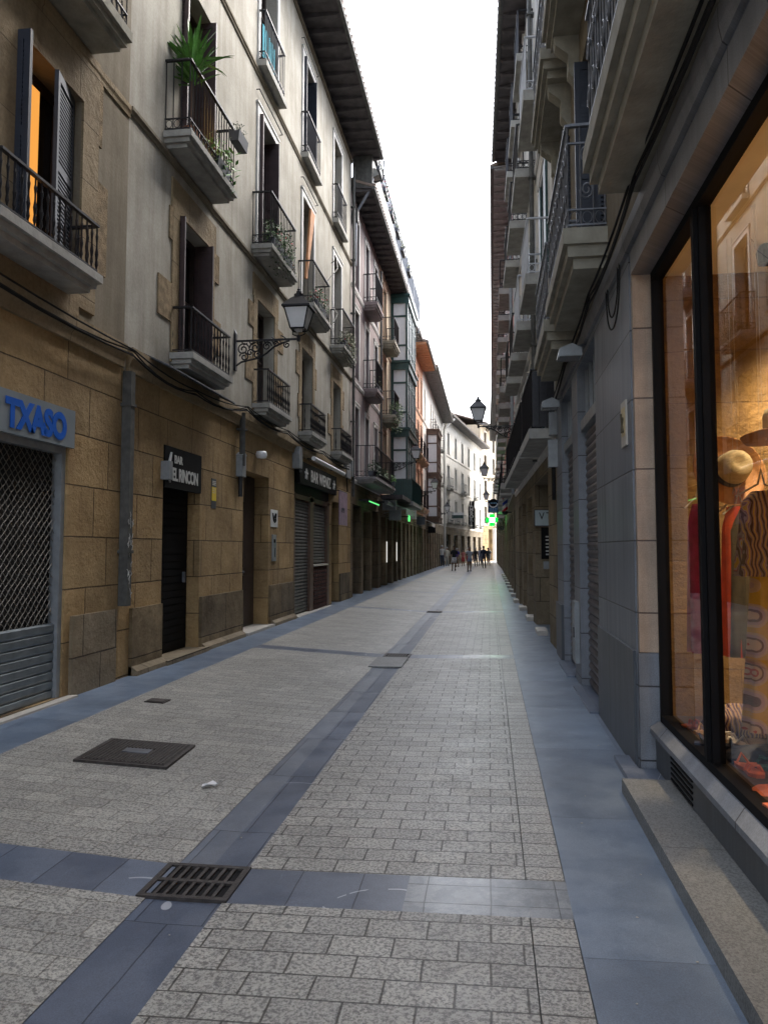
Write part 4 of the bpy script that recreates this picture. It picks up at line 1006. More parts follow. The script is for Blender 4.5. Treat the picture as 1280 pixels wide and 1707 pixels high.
b = MB(); b.tube([(0, .5, 0), (0, -.45, -.25), (0, -.5, -.3)], .05, 8); 
t = thing('drainpipe', 'crooked dark gutter pipe under the near end of the roof terrace', 'drainpipe', (XL, 23.35, 0), TH_L)
b = MB(); b.tube([(0, -.65, 13.3), (-.02, -.55, 12.9), (0, -.12, 12.2), (0, -.1, 10.5)], .05, 8); b.build('pipe', 'iron_grey', t); b = MB(); b.box(-.1, .1, -.2, -.02, 11.9, 12.3); b.build('hopper', 'zinc', t)
t = thing('fabric_canopy', 'rolled fabric canopy with a dark curved bracket at the end of the top eaves', 'canopy', (XL, 23.6, 13.0), TH_L)
b = MB(); b.prism([(0, .9), (-.75, .65), (-.85, .45), (-.6, .35), (0, .2)], 'x', -.2, .25); b.build('fabric', 'slab', t); b = MB(); b.tube([(0, 0, .1), (0, -.5, .3), (0, -.95, .35), (0, -.98, 1.0)], .025, 5); b.build('bracket', 'iron', t)
# balcony plants mauve & cream
planter(XL + .5, 24.6, 3.92, 1.2, 'dark leafy pots filling the near end of the long mauve building balcony', TH_L, 240, (.6, .2, .3), None, 'leaf_dark', GRP, ll=.10, droop=0)
planter(XL + .5, 26.6, 3.92, 1.2, 'green pots in the middle of the long mauve building balcony', TH_L, 200, (.6, .2, .25), None, 'leaf', GRP, ll=.10, droop=0)
planter(XL + .66, 28.4, 3.95, .3, 'bright yellow green pot plant at the far end of the long balcony', TH_L, 80, (.15, .1, .15), None, 'leaf_bright', GRP, ll=.09, droop=0)
planter(XL + .5, 30.9, 6.97, 1.5, 'big bushy fern hanging over the cream building balcony', TH_L, 700, (.85, .28, .35), 'pinkp', 'leaf', GRP, ll=.10, droop=.75, nf=10)
planter(XL + .4, 26.2, 7.08, .3, 'pale pot plant on the mauve building second-floor balcony', TH_L, 60, (.12, .1, .35), None, 'leaf_dry', GRP, ll=.09, droop=0)
t = thing('neon_tube', 'glowing green neon tube under the long dark balcony', 'neon light', (XL, 25.7, 3.15), TH_L)
b = MB(); b.tube([(-1.0, -.35, 0), (1.2, -.35, 0)], .02, 6); b.build('tube', 'greenlit', t); b = MB(); b.box(-1.0, 1.2, -.33, -.0, .03, .07); b.build('holder', 'iron', t)
t = thing('neon_tube', 'short vertical green neon light past the pale green awning', 'neon light', (XL, 36.3, 2.9), TH_L)
b = MB(); b.tube([(0, -.45, 0), (0, -.45, .5)], .05, 6); b.build('tube', 'greenlit', t); b = MB(); b.box(-.03, .03, -.42, 0, .2, .26); b.build('holder', 'iron', t)
def awning(Y, w_, z, d, label, m='awning'):
    t = thing('awning', label, 'awning', (XL, Y, z), TH_L)
    b = MB(); b.prism([(0, 0), (-d, -.32), (-d, -.55), (-d - .01, -.55), (-d - .012, -.31), (0, .02)], 'x', -w_/2, w_/2); b.build('cloth', m, t)
    b = MB(); b.tube([(-w_/2, -.06, .05), (w_/2, -.06, .05)], .07, 8); b.build('roller', 'metal_box', t)
    b = MB()
    for xx in (-w_/2 + .1, w_/2 - .1): b.tube([(xx, 0, -.5), (xx, -d, -.33)], .015, 5)
    b.build('arms', 'metal_box', t)
awning(32.6, 3.6, 3.55, .9, 'pale green shop awning below the green panelled balcony')
awning(47.5, 2.5, 3.5, .8, 'small white shop awning below the orange building', 'white')
t = thing('awning_cassette', 'grey closed awning cassette left of the pale green awning', 'awning', (XL, 29.4, 3.35), TH_L)
b = MB(); b.tube([(-.9, -.4, 0), (.9, -.4, 0)], .08, 8); b.box(.9, 1.15, -.55, 0, -.2, .2); b.build('cassette', 'metal_box', t); b = MB(); b.box(-.8, -.74, -.4, 0, -.02, .04); b.build('bracket', 'iron', t)
for Yc, lb in ((31.2, 'tall narrow bright window strip in the dark shop fronts, nearest'), (34.6, 'bright window poster in the dark shop fronts, farther')):
    b = MB(); b.box(-.045, .045, -.02, 0, -.45, .4); tag(b.build('lit_poster', 'brightwin', None, (XL - .28 + .33, Yc, 1.5), TH_L), lb, 'poster')
for i_, (Yc, z_, m_, lb) in enumerate(((31.5, 3.0, 'metal_box', 'grey plastic box under the awnings before the first bright strip'), (38.2, 3.3, 'white', 'white square box sign just past the green oriel'), (43.5, 3.2, 'potgrey', 'dark square box sign under the orange building'), (52.0, 2.9, 'black', 'small black box sign under the brown oriel'))):
    t = thing('box_sign', lb, 'sign', (XL, Yc, z_), TH_L); b = MB(); b.box(-.05, .05, -.62, -.12, -.22, .22); b.build('box', m_, t); b = MB(); b.tube([(0, -.12, .1), (0, 0, .1)], .012, 5); b.tube([(0, -.12, -.1), (0, 0, -.1)], .012, 5); b.build('arms', 'iron', t)
# green plate sign & TAMBORIL sign
t = thing('vertical_sign', 'tall black vertical sign with white letters on the white corner building', 'sign', (-1.95, 87.5, 5.45), 0)
b = MB(); b.box(-.36, .36, -.1, .1, -1.6, 1.6); b.build('board', 'black', t)
for i, ch in enumerate('TAMBORIL'): text('letter', ch, .50, 'white', t, (0, -.11, 1.36 - i * .388), off=.012, sx=1.15, ext=.005)
b = MB(); b.box(-.5, -.36, -.03, .03, .9, 1.0); b.box(-.5, -.36, -.03, .03, -1.0, -.9); b.build('arms', 'iron', t)
t = thing('shop_sign', 'green and white hanging sign on the white corner building', 'sign', (-3.0, 76.5, 4.9), 0)
b = MB(); b.box(-.8, .55, -.05, .05, -.3, .3); b.build('board', 'white', t); b = MB(); b.box(-.75, .5, -.06, -.05, -.28, .05); b.build('green_field', 'green', t)

# ---------------------------------------------------------------- RIGHT 1: granite shop building
XR = 1.05; YR1 = 12.2; YR0 = -3.0; LR1 = YR1 - YR0
r1 = lambda Y: YR1 - Y        # local x on the right side
G1 = thing('granite_building', 'grey blue granite building on the right with the big lit shop window', 'building', (XR, YR1, 0), TH_R)
rops = [(r1(5.82), r1(-2.4), -.1, 3.80, .17), (r1(9.25), r1(7.72), -.1, 3.72, .2), (r1(11.25), r1(9.85), -.1, 3.72, .2)]
wallmesh(0, LR1, -.1, 3.95, rops, .2).build('ground_floor_wall', 'granite', G1, label='blue grey granite cladding')
ruo = []
for a, b_ in ((.9, 2.1), (4.0, 5.2), (6.9, 8.3), (9.6, 10.9)): ruo += [(r1(b_), r1(a), 4.35, 6.9), (r1(b_), r1(a), 7.75, 10.2), (r1(b_), r1(a), 11.1, 13.3)]
shellbox(wallmesh(0, LR1, 3.95, 14, ruo, .3), 0, LR1, 3.95, 14).build('upper_wall', 'render_grey', G1, label='grey rendered upper wall')
for a, b_ in ((.9, 2.1), (4.0, 5.2), (6.9, 8.3), (9.6, 10.9)):
    for z_, hh in ((4.35, 2.55), (7.75, 2.45), (11.1, 2.2)): window(G1, r1((a + b_) / 2), z_, b_ - a, hh, .25, 'wood_dark', 'glass', 'shutter', 'in')
# peach reveal of pillar, lintel beam
b = MB(); b.box(r1(5.815), r1(5.76), .012, .19, .86, 3.79); b.build('pillar_reveal', 'peach', G1, label='warm peach granite reveal of the pillar')
b = MB(); b.box(r1(5.815), r1(5.76), .005, .19, -.05, .855); b.build('pillar_reveal', 'granite', G1)
b = MB(); b.box(r1(7.70), r1(5.84), -.02, -.001, -.05, .86); b.box(r1(12.15), r1(11.27), -.04, -.001, -.05, .80); build_each(b, 'plinth', 'granite_dark', G1, label='darker granite plinth of the pillar')
b = MB(); b.box(r1(5.76), r1(-2.4), .0, .18, 3.62, 3.79); b.build('lintel', 'granite_top', G1, label='dark granite lintel over the shop window')
b = MB(); b.prism([(0, 3.80), (-.03, 3.80), (-.05, 3.86), (-.05, 3.95), (0, 3.98)], 'x', r1(12.1), r1(-3)); b.build('string_course', 'granite_top', G1)
eaves(G1, 0, LR1, 14, .62)
# ornate balconies
for a, b_, z_ in ((.3, 5.35, 4.36), (6.75, 8.9, 4.42), (9.2, 11.2, 4.34), (9.2, 11.2, 7.72), (6.75, 8.9, 7.72), (.3, 5.35, 7.72), (9.2, 11.2, 11.05), (6.75, 8.9, 11.05)):
    balcony(G1, r1((a + b_) / 2), z_, b_ - a - .1, .33, 'iron_grey', 'ornate', .95, 'slab_ochre', .34)
b = MB()
for Yc in (7.1, 8.6, 9.5, 10.9):
    for z_ in (7.38,): b.prism([(0, z_), (-.28, z_), (-.26, z_ - .1), (-.12, z_ - .22), (-.12, z_ - .42), (0, z_ - .6)], 'x', r1(Yc) - .09, r1(Yc) + .09)
build_each(b, 'consoles', 'slab_ochre', G1, label='curved stone brackets under the balconies')
# shop window
Xw = 1.22
SW = thing('shop_window', 'large black-framed shop window glowing warm on the right', 'shop window', (Xw, 5.74, 0), TH_R)
# local x: 0 at far jamb, increasing towards camera
b = MB()
b.box(0, .032, -.03, .05, .38, 3.62); b.box(0, 8, -.03, .05, .38, .43); b.box(0, 8, -.03, .05, 3.56, 3.62)
for xx in (1.18, 3.2, 5.2): b.box(xx, xx + .05, -.045, .05, .43, 3.56); b.box(xx + .05, xx + .075, -.02, .05, .43, 3.56)
b.build('frame', 'black', SW)
b = MB(); b.quad((.05, .02, .43), (8, .02, .43), (8, .02, 3.56), (.05, .02, 3.56)); b.build('pane', 'shopglass', SW)
b = MB(); b.prism([(-.10, .30), (-.10, .335), (-.04, .38), (.05, .38), (.05, .30)], 'x', -.02, 8); b.build('sill', 'granite', SW, label='pale chamfered granite sill')
b = MB(); b.box(-.02, 8, -.06, .05, -.05, .30); b.build('bulkhead', 'granite_dark', SW, label='dark granite panel under the window')
b = MB()
for i in range(7): b.box(.45, .98, -.068, -.058, .04 + i * .034, .052 + i * .034)
b.build('vent', 'black', SW)
b = MB(); b.box(.42, 8, -.37, -.06, -.05, .095); o = b.build('step', 'terrazzo', SW, label='speckled granite step along the shop')
b = MB(); b.box(-.35, .42, -.30, -.185, -.05, .05); b.box(0, .42, -.185, -.06, -.05, .05); b.build('step', 'slate', SW)
# interior
b = MB(); b.quad((-.02, .06, .35), (-.02, 2.6, .35), (-.02, 2.6, 3.7), (-.02, .06, 3.7)); b.build('display_side_wall', 'displaystone', SW, label='warm rough stone display wall')
b = MB(); b.quad((-.02, 1.5, .35), (8, 1.5, .35), (8, 1.5, 3.7), (-.02, 1.5, 3.7)); b.quad((8, .06, .35), (8, 1.5, .35), (8, 1.5, 3.7), (8, .06, 3.7)); b.build('display_back_wall', 'displaystone', SW)
b = MB(); b.box(-.02, 8, .06, 1.5, .36, .42); b.build('display_floor', 'wood_dark', SW); b = MB(); b.box(-.02, 8, .06, 1.5, 3.6, 3.7); b.build('display_ceiling', 'white', SW)
for xx in (.5, 1.5, 3.2, 5.2):
    ld = bpy.data.lights.new('display_lamp', 'SPOT'); ld.energy = 85; ld.color = (1, .74, .46); ld.spot_size = R(100); ld.spot_blend = .8; ld.shadow_soft_size = .06
    lo_ = bpy.data.objects.new('display_lamp', ld); C.objects.link(lo_); lo_.parent = SW; lo_.location = (xx, .6, 3.45); lo_.rotation_euler = (R(24), 0, 0)
    b = MB(); b.lathe([(.05, 0), (.06, .08), (.03, .14)], (xx, .6, 3.47), 10); b.build('spotlight', 'black', SW)
def shop(x, y, z=0): return (Xw + y, 5.74 - x, z)
def hat(name, x, y, z, r_, label, rot=(0, 0, 0), crown='strawtop', brim='strawbrim'):
    t = thing(name, label, 'hat', shop(x, y, z), 0); t.rotation_euler = rot
    b = MB(); pr = []
    b.lathe([(r_ * .42, 0), (r_ * .9, -.012), (r_, .02), (r_ * 1.0, .026), (r_ * .9, -.004), (r_ * .42, .008)], (0, 0, 0), 40); b.build('brim', brim, t, smooth=True)
    b = MB(); b.lathe([(r_ * .45, 0), (r_ * .44, .05), (r_ * .40, .12), (r_ * .33, .155), (r_ * .15, .15), (.001, .14)], (0, 0, 0), 32); b.build('crown', crown, t, smooth=True)
    b = MB(); b.lathe([(r_ * .455, .005), (r_ * .452, .05), (r_ * .44, .05), (r_ * .44, .005)], (0, 0, 0), 32); b.build('ribbon', 'potgrey', t, smooth=True)
M['strawtop'] = plain('pale_straw', (.60, .50, .30), .8, var=.15, scale=40, bmp=.004)
M['strawbrim'] = plain('orange_brown_brim', (.45, .22, .08), .7, var=.15, scale=30)
hat('straw_hat', .72, .26, 2.08, .235, 'straw hat with brown disc-like brim, hung facing out behind the black mullion', (R(72), 0, R(12)))
hat('straw_hat', 1.42, .34, 2.20, .21, 'pale straw hat with upturned orange brim at the right picture edge', (R(-4), R(-6), 0))
def dress(label, x, y, z0, z1, m, w0=.16, w1=.26, mats=None, th=R(15), cat='dress', name='hanging_dress'):
    t = thing(name, label, cat, shop(x, y, z0), th); b = MB(); n = 28; rows = 14; vs = []; fs = []
    for j in range(rows + 1):
        s = j / rows; z_ = (z1 - z0) * (1 - s); ww = w0 + (w1 - w0) * s if s > .12 else w0 * (.4 + .6 * s / .12)
        for i in range(n):
            a = 2 * math.pi * i / n; f_ = 1 + .13 * s * math.sin(a * 7 + j * .15)
            vs.append((ww / 2 * math.cos(a) * f_, .07 * math.sin(a) * f_ * (1 + s * .5), z_))
    for j in range(rows):
        for i in range(n): fs.append((j * n + i, j * n + (i + 1) % n, (j + 1) * n + (i + 1) % n, (j + 1) * n + i))
    b.add(vs, fs); b.build('fabric', m, t, smooth=True)
    b = MB(); b.tube([(-w0 * .7, 0, z1 - z0 - .03), (-.02, 0, z1 - z0 + .04), (0, 0, z1 - z0 + .12), (.02, 0, z1 - z0 + .04), (w0 * .7, 0, z1 - z0 - .03)], .006, 6); b.tube([(0, 0, z1 - z0 + .1), (0, 0, 3.55 - z0)], .0012, 3); b.build('hanger', 'marble', t); return t
M['magenta'] = plain('magenta_cloth', (.32, .025, .11), .8, var=.3, scale=12)
M['orange'] = plain('orange_cloth', (.70, .085, .02), .8, var=.2, scale=12)
M['olive'] = plain('olive_cloth', (.09, .075, .045), .8, var=.3, scale=12)
def rings():
    m, n, p = newmat('ringed_print'); v = coord(n, 'obj', (6.5, 0, 6.5))
    vo = nd(n, 'ShaderNodeTexVoronoi'); vo.inputs['Scale'].default_value = 1; vo.inputs['Randomness'].default_value = .25; n.links.new(v, vo.inputs['Vector'])
    mu = nd(n, 'ShaderNodeMath', operation='MULTIPLY'); mu.inputs[1].default_value = 1.35; n.links.new(vo.outputs['Distance'], mu.inputs[0])
    c = ramp(n, mu.outputs[0], [(0, (.62, .50, .42)), (.15, (.45, .05, .05)), (.22, (.62, .50, .42)), (.33, (.12, .05, .06)), (.41, (.50, .40, .52)), (.52, (.62, .50, .42)), (.62, (.65, .45, .06)), (1, (.6, .4, .1))])
    c.node.color_ramp.interpolation = 'CONSTANT'
    n.links.new(c, p.inputs['Base Color']); p.inputs['Roughness'].default_value = .8; return m
M['rings'] = rings()
def swirl():
    m, n, p = newmat('purple_grey_print'); v = coord(n, 'obj')
    wv = nd(n, 'ShaderNodeTexWave'); wv.inputs['Scale'].default_value = 14; wv.inputs['Distortion'].default_value = 9; wv.inputs['Detail'].default_value = 1; wv.inputs['Detail Scale'].default_value = .8; n.links.new(v, wv.inputs['Vector'])
    c = ramp(n, wv.outputs['Fac'], [(0, (.07, .03, .05)), (.22, (.30, .25, .33)), (.5, (.20, .16, .24)), (.66, (.35, .06, .12)), (.78, (.42, .37, .42)), (.93, (.6, .4, .05))]); c.node.color_ramp.interpolation = 'CONSTANT'
    n.links.new(c, p.inputs['Base Color']); p.inputs['Roughness'].default_value = .8; return m
M['swirl'] = swirl()
dress('long magenta dress on a hanger left of the black mullion', .39, .165, .92, 1.90, 'magenta', .14, .16)
dress('olive brown cloth hanging behind the black mullion', .78, .30, .95, 1.84, 'olive', .15, .2)
dress('bright orange dress hanging right of the black mullion', .76, .28, .95, 1.86, 'orange', .14, .19)
dress('long dress with ringed yellow and red print at the right picture edge', 1.26, .29, .62, 1.62, 'rings', .16, .30, th=R(20))
dress('purple grey patterned scarf top above the ringed dress', 1.24, .28, 1.45, 1.92, 'swirl', .22, .30, cat='scarf', name='scarf')
random.seed(17)
M['goldy'] = plain('gold_leather', (.5, .3, .12), .35, .4, var=.4, scale=20)
M['coral'] = plain('coral_leather', (.62, .17, .09), .5, var=.3, scale=20)
M['teal'] = plain('teal_sequins', (.05, .2, .22), .3, .3, var=.6, scale=60)
M['navy'] = plain('navy_cloth', (.03, .04, .07), .6, var=.5, scale=25)
def sandal(x, y, rz, m, label, s=1.0, z0=.42):
    t = thing('sandal', label, 'sandal', shop(x, y, z0), rz, 'sandals on the display floor')
    b = MB(); out = [(-.13, -.03), (-.08, -.04), (0, -.032), (.09, -.045), (.13, -.02), (.13, .02), (.09, .042), (0, .028), (-.08, .036), (-.13, .03)]
    b.prism([(p[0] * s, p[1] * s) for p in out], 'z', 0, .02); b.build('sole', m, t)
    b = MB(); 
    for c_ in (.03, .07): b.tube([(c_ * s, -.04 * s, .015), (c_ * s, -.02 * s, .05), (c_ * s, .02 * s, .05), (c_ * s, .04 * s, .015)], .008, 5)
    b.tube([(-.08 * s, -.036, .015), (-.10 * s, 0, .07), (-.08 * s, .036, .015)], .007, 5); b.build('strap', m, t)
cl = ['coral', 'goldy', 'navy', 'white', 'coral', 'teal', 'goldy', 'navy', 'coral', 'white', 'goldy', 'coral', 'teal']
nm = {'coral': 'coral red', 'goldy': 'gold', 'navy': 'dark navy', 'white': 'white', 'teal': 'teal'}
pl = ['nearest the far jamb', 'in the front row left of the mullion', 'against the glass left of the mullion', 'with black dots beside the coral one', 'just right of the mullion base', 'behind the silver snake-like one', 'in the middle of the display floor', 'half under the folded cloth', 'lying across the front edge', 'at the front right corner', 'beside the pale drum stand', 'at the right picture edge', 'behind the drum stand']
k = 0
for i, (x_, y_) in enumerate([(.35, .16), (.62, .14), (.85, .12), (.75, .24), (1.35, .14), (1.2, .26), (1.55, .28), (1.8, .2), (1.95, .14), (2.1, .3), (1.05, .4), (1.7, .42), (1.25, .5)]):
    sandal(x_, y_, random.uniform(0, 6.28), cl[i], f'{nm[cl[i]]} sandal {pl[i]}')
b = MB()
def heap(mb, c, s, n=9, seed=0):
    random.seed(seed); rows = 8; seg = 20; vs = []; fs = []
    for j in range(rows + 1):
        a = math.pi / 2 * j / rows
        for i in range(seg):
            th = 2 * math.pi * i / seg; f_ = 1 + .22 * math.sin(th * 3 + j + seed) + .10 * math.sin(th * 7 + j * 2)
            vs.append((c[0] + s[0] * math.cos(a) * math.cos(th) * f_, c[1] + s[1] * math.cos(a) * math.sin(th) * f_, c[2] + s[2] * math.sin(a) * (1 + .1 * math.sin(5 * th))))
    for j in range(rows):
        for i in range(seg): fs.append((j * seg + i, j * seg + (i + 1) % seg, (j + 1) * seg + (i + 1) % seg, (j + 1) * seg + i))
    mb.add(vs, fs)
for x_, y_, s, m, lb, sd, z0 in ((1.15, .3, (.2, .14, .09), 'navy', 'heap of dark printed cloth in the middle of the display floor', 2, .42), (1.7, .3, (.22, .1, .04), 'coral', 'folded coral red cloth near the front glass', 3, .42), (.45, .35, (.2, .14, .17), 'swirl', 'grey purple printed scarf standing in the far corner', 4, .42), (1.0, .38, (.08, .08, .2), 'teal', 'teal sequinned cloth bundle between orange and magenta dresses', 5, 1.0), (.62, .42, (.1, .08, .2), 'teal', 'shiny turquoise bag hanging left of the mullion', 6, .98)):
    b = MB(); heap(b, (0, 0, 0), s, seed=sd); tag(b.build('folded_cloth', m, None, shop(x_, y_, z0), 0, True), lb, 'cloth')
b = MB(); b.lathe([(.13, 0), (.13, .17), (.12, .18), (.001, .18)], (0, 0, 0), 28)
tag(b.build('drum_stand', 'marble', None, shop(.95, .5, .42), 0, True), 'pale round drum stand on the display floor', 'stand')
b = MB(); b.box(-.3, .3, -.15, .15, 0, .02); b.tube([(-.28, .1, 0), (-.28, .1, -.56)], .01, 5); b.tube([(.28, .1, 0), (.28, .1, -.56)], .01, 5)
tag(b.build('display_shelf', 'wood_dark', None, shop(.85, .62, .98), R(90)), 'thin dark display shelf under the hanging clothes', 'shelf')
# roller shutters on the right
for i, (a, b_, lb) in enumerate(((7.75, 9.22, 'wide brown ribbed roller shutter beside the granite pillar'), (9.88, 11.22, 'second brown ribbed roller shutter, behind the granite pier with the meter box'))):
    t = thing('roller_shutter', lb, 'roller shutter', (XR, YR1, 0), TH_R)
    m_ = MB(); z_ = .03
    while z_ < 2.95: m_.prism([(.10, z_), (.082, z_ + .03), (.082, z_ + .055), (.10, z_ + .086), (.12, z_ + .086), (.12, z_)], 'x', r1(b_), r1(a)); z_ += .092
    m_.build('slats', 'rollbrown', t)
    m_ = MB(); m_.box(r1(b_), r1(a), .03, .13, 2.98, 3.10)
    for k in range(5): xx = r1(b_) + (b_ - a) * k / 4; m_.box(max(xx - .02, r1(b_)), min(xx + .02, r1(a)), .09, .125, 3.10, 3.72)
    m_.build('transom_frame', 'metal_box', t)
    m_ = MB(); m_.quad((r1(b_), .178, 0), (r1(a), .178, 0), (r1(a), .178, 3.72), (r1(b_), .178, 3.72)); m_.build('pane', 'glass', t)
    m_ = MB(); m_.box(r1(b_), r1(a), -.10, .16, -.05, .028); m_.build('threshold', 'slate', t)
t = thing('meter_box', 'low pale steel meter cabinet at the foot of the granite pier', 'meter cabinet', (XR, 9.55, .25), TH_R)
b = MB(); b.box(-.16, .16, -.05, 0, 0, .72); b.build('cabinet', 'metal_box', t); b = MB(); b.box(-.13, .13, -.056, -.05, .04, .68); b.build('door', 'metal_box', t); b = MB(); b.box(.10, .125, -.07, -.056, .3, .42); b.build('handle', 'iron', t)
t = thing('wall_plaque', 'small cream plaque with a dark figure on the granite pillar', 'plaque', (XR, 6.12, 2.55), TH_R)
b = MB(); b.box(-.09, .13, -.012, 0, -.16, .19); b.build('plate', 'marble', t); b = MB(); b.box(-.06, .10, -.0145, -.012, -.08, .14); b.build('panel', 'strawtop', t)
b = MB()
for p in (((-.03, .1), (0, .02)), ((0, .02), (.04, .06)), ((0, .02), (-.02, -.05)), ((0, 0), (.05, -.05))): b.tube([(p[0][0], -.016, p[0][1]), (p[1][0], -.016, p[1][1])], .012, 4)
b.build('figure', 'olive', t)
def flood(Y, z, lb):
    t = thing('floodlight', lb, 'floodlight', (XR, Y, z), TH_R, 'floodlights on the right wall'); t.scale = (.72,) * 3
    b = MB(); b.prism([(-.42, -.02), (-.40, .10), (-.22, .17), (-.08, .10), (-.08, -.02)], 'x', -.18, .18); b.build('housing', 'metal_box', t)
    b = MB(); b.box(-.16, .16, -.40, -.10, -.028, -.022); b.build('glass', 'curtain_glass', t); b = MB(); b.tube([(0, 0, .2), (0, -.1, .16), (0, -.2, .14)], .02, 6); b.build('arm', 'iron_grey', t)
flood(8.35, 3.66, 'nearer grey floodlight on an arm below the ornate balconies')
flood(11.0, 3.6, 'farther grey floodlight above the second roller shutter')
t = thing('fuse_box', 'white fuse boxes stacked on the wall past the second floodlight', 'fuse box', (XR, 12.0, 2.85), TH_R)
b = MB(); b.box(-.1, .1, -.14, 0, 0, .42); b.box(-.08, .08, -.12, 0, .5, .85); b.build('casing', 'metal_box', t); b = MB(); b.tube([(0, -.06, 0), (.02, -.06, -.5)], .03, 6); b.build('cable', 'rope', t)
cables('cable_bundle', [(XR - .07, 1, 4.0), (XR - .07, 5, 4.0), (XR - .08, 7.2, 3.92), (XR - .07, 9.5, 3.9), (XR - .07, 12.3, 3.75)], 3, 'bundle of black cables on the right wall under the balconies', .010, 2)
b = MB()
for d_, w2 in ((.55, .34), (.45, .26)): b.tube([(.01, .37 - w2 * math.cos(math.pi * i / 20), -d_ * math.sin(math.pi * i / 20) ** .6) for i in range(21)], .007, 5)
tag(b.build('cable_loop', 'rope', None, (XR - .04, 6.0, 3.95)), 'loose black cable loop at the corner above the shop window', 'cable')

# ---------------------------------------------------------------- RIGHT 2,3,4
def rbuild(name, label, pa, pb, H, lower, upper, cols, floors, **k):
    """pa near point, pb far point on the street line"""
    d = Vector((pa[0] - pb[0], pa[1] - pb[1])); L = d.length
    return building(name, label, 0, L, H, lower, upper, cols, floors, origin=(pb[0], pb[1], 0), th=math.atan2(d.y, d.x), flip=True, **k)
random.seed(31)
R2, g2 = rbuild('pale_building', 'pale right-hand building over sandstone piers with green doors and slab balconies', (1.05, 12.2), (.84, 24.2), 14, 'sand_grey', 'render_white', (1.6, 4.0, 6.5, 9.0, 11.2), (3.5, 6.15, 9.3, 12.0 - .2), eave=.55, groundops=[(1.4, 4.4, 0, 2.95, .35), (5.2, 6.6, 0, 2.8, .3), (7.3, 8.7, 0, 2.8, .3), (9.3, 10.6, 0, 2.8, .3)], trim='trim_white', win=(1.0, 2.1), gh=3.3)
for i, c_ in enumerate((1.3, 4.0, 6.5, 9.0)):
    balcony(R2, g2(c_), 3.5, 2.2 if i else 2.4, .36, 'iron', 'panel' if i < 2 else 'plain', .95, 'slab', .16, False, gap=.12)
    balcony(R2, g2(c_), 6.15, 1.6, .36, 'iron_white' if i < 2 else 'iron', 'plain', .95, 'slab', .18, False, gap=.12)
    balcony(R2, g2(c_), 9.3, 1.6, .36, 'iron_white' if i < 1 else 'iron', 'plain', .95, 'slab', .18, False, gap=.12)
    if i > 0: balcony(R2, g2(c_), 11.8, 1.4, .3, 'iron', 'plain', .95, 'slab', .16, False, gap=.14)
b = MB()
for c_ in (1.3, 4.0):
    for z_ in (3.55, 6.2):
        b.box(g2(c_) - .85, g2(c_) - .52, -.04, -.005, z_, z_ + 2.05); b.box(g2(c_) + .22, g2(c_) + .6, -.045, -.005, z_, z_ + 2.05)
build_each(b, 'shutter', 'green2', R2, label='dark green folding shutters')
R3, g3 = rbuild('pink_building', 'pink and white right-hand building further along with brown eaves', (.84, 24.2), (.98, 60), 13.8, 'sand_grey', 'render_pink', (2, 5, 8, 11, 14, 17, 20, 23, 26, 29, 32), (3.8, 7.0, 10.3), eave=.6, em='eave_grey', groundops=[(1.2 + 3 * i, 2.8 + 3 * i, 0, 2.9, .3) for i in range(11)], win=(1.0, 2.1))
for i, c_ in enumerate((2, 5, 8, 11, 14, 17, 20, 26, 32)):
    for z_ in (3.75, 6.95, 10.25): balcony(R3, g3(c_), z_, 1.7, .4, 'iron', 'plain', .95, 'slab', .2, False, gap=.16)
R4, g4 = rbuild('grey_building', 'last grey right-hand building before the bright crossing', (.98, 60), (.85, 90), 14.2, 'sand_grey', 'render_pale', (3, 7, 11, 15, 19, 23, 27), (4.0, 7.2, 10.4), eave=.6, em='eave_grey', groundops=[(1.5 + 4 * i, 3.5 + 4 * i, 0, 2.9, .3) for i in range(7)], win=(1.0, 2.1))
for c_ in (3, 7, 11, 15): balcony(R4, g4(c_), 7.15, 1.7, .4, 'iron', 'plain', .95, 'slab', .2, False, gap=.2)
for i in range(12):
    Y = 14.5 + i * 2.9; xx = .84 + (24.2 - Y) / 12 * .21 if Y < 24 else .86
    b = MB(); b.box(-.14, .05, 0, .8, -.02, .07); b.prism([(-.14, .07), (-.12, .08), (.05, .08), (.05, .07)], 'y', .01, .79)
    tag(b.build('doorstep', 'marble', None, (xx, Y, zx(.8))), 'pale worn stone doorstep in the row along the far right wall', 'doorstep', 'doorsteps along the right wall')
lamp(.88, 21.5, 5.02, -1, 'nearest right lantern standing against the white sky', 1.15)
lamp(.90, 38.0, 5.05, -1, 'second right lantern, before the white corner building')
lamp(.93, 55.0, 4.95, -1, 'third right lantern, above the blue sign')
lamp(.9, 80.0, 4.1, -1, 'tiny farthest right lantern near the bright columns')
pipe(15.2, 3.3, 13.5, .045, 'zinc', 'pale drainpipe on the right-hand pale building', x=.99, th=TH_R)
pipe(24.2, 3.3, 13.4, .05, 'metal_box', 'pale drainpipe between pale and pink right-hand buildings', x=.84, th=TH_R)
t = thing('apartment_plaque', 'pale blue plaque with black letters on the sandstone door jamb', 'plaque', (1.10, 16.42, 2.25), 0)
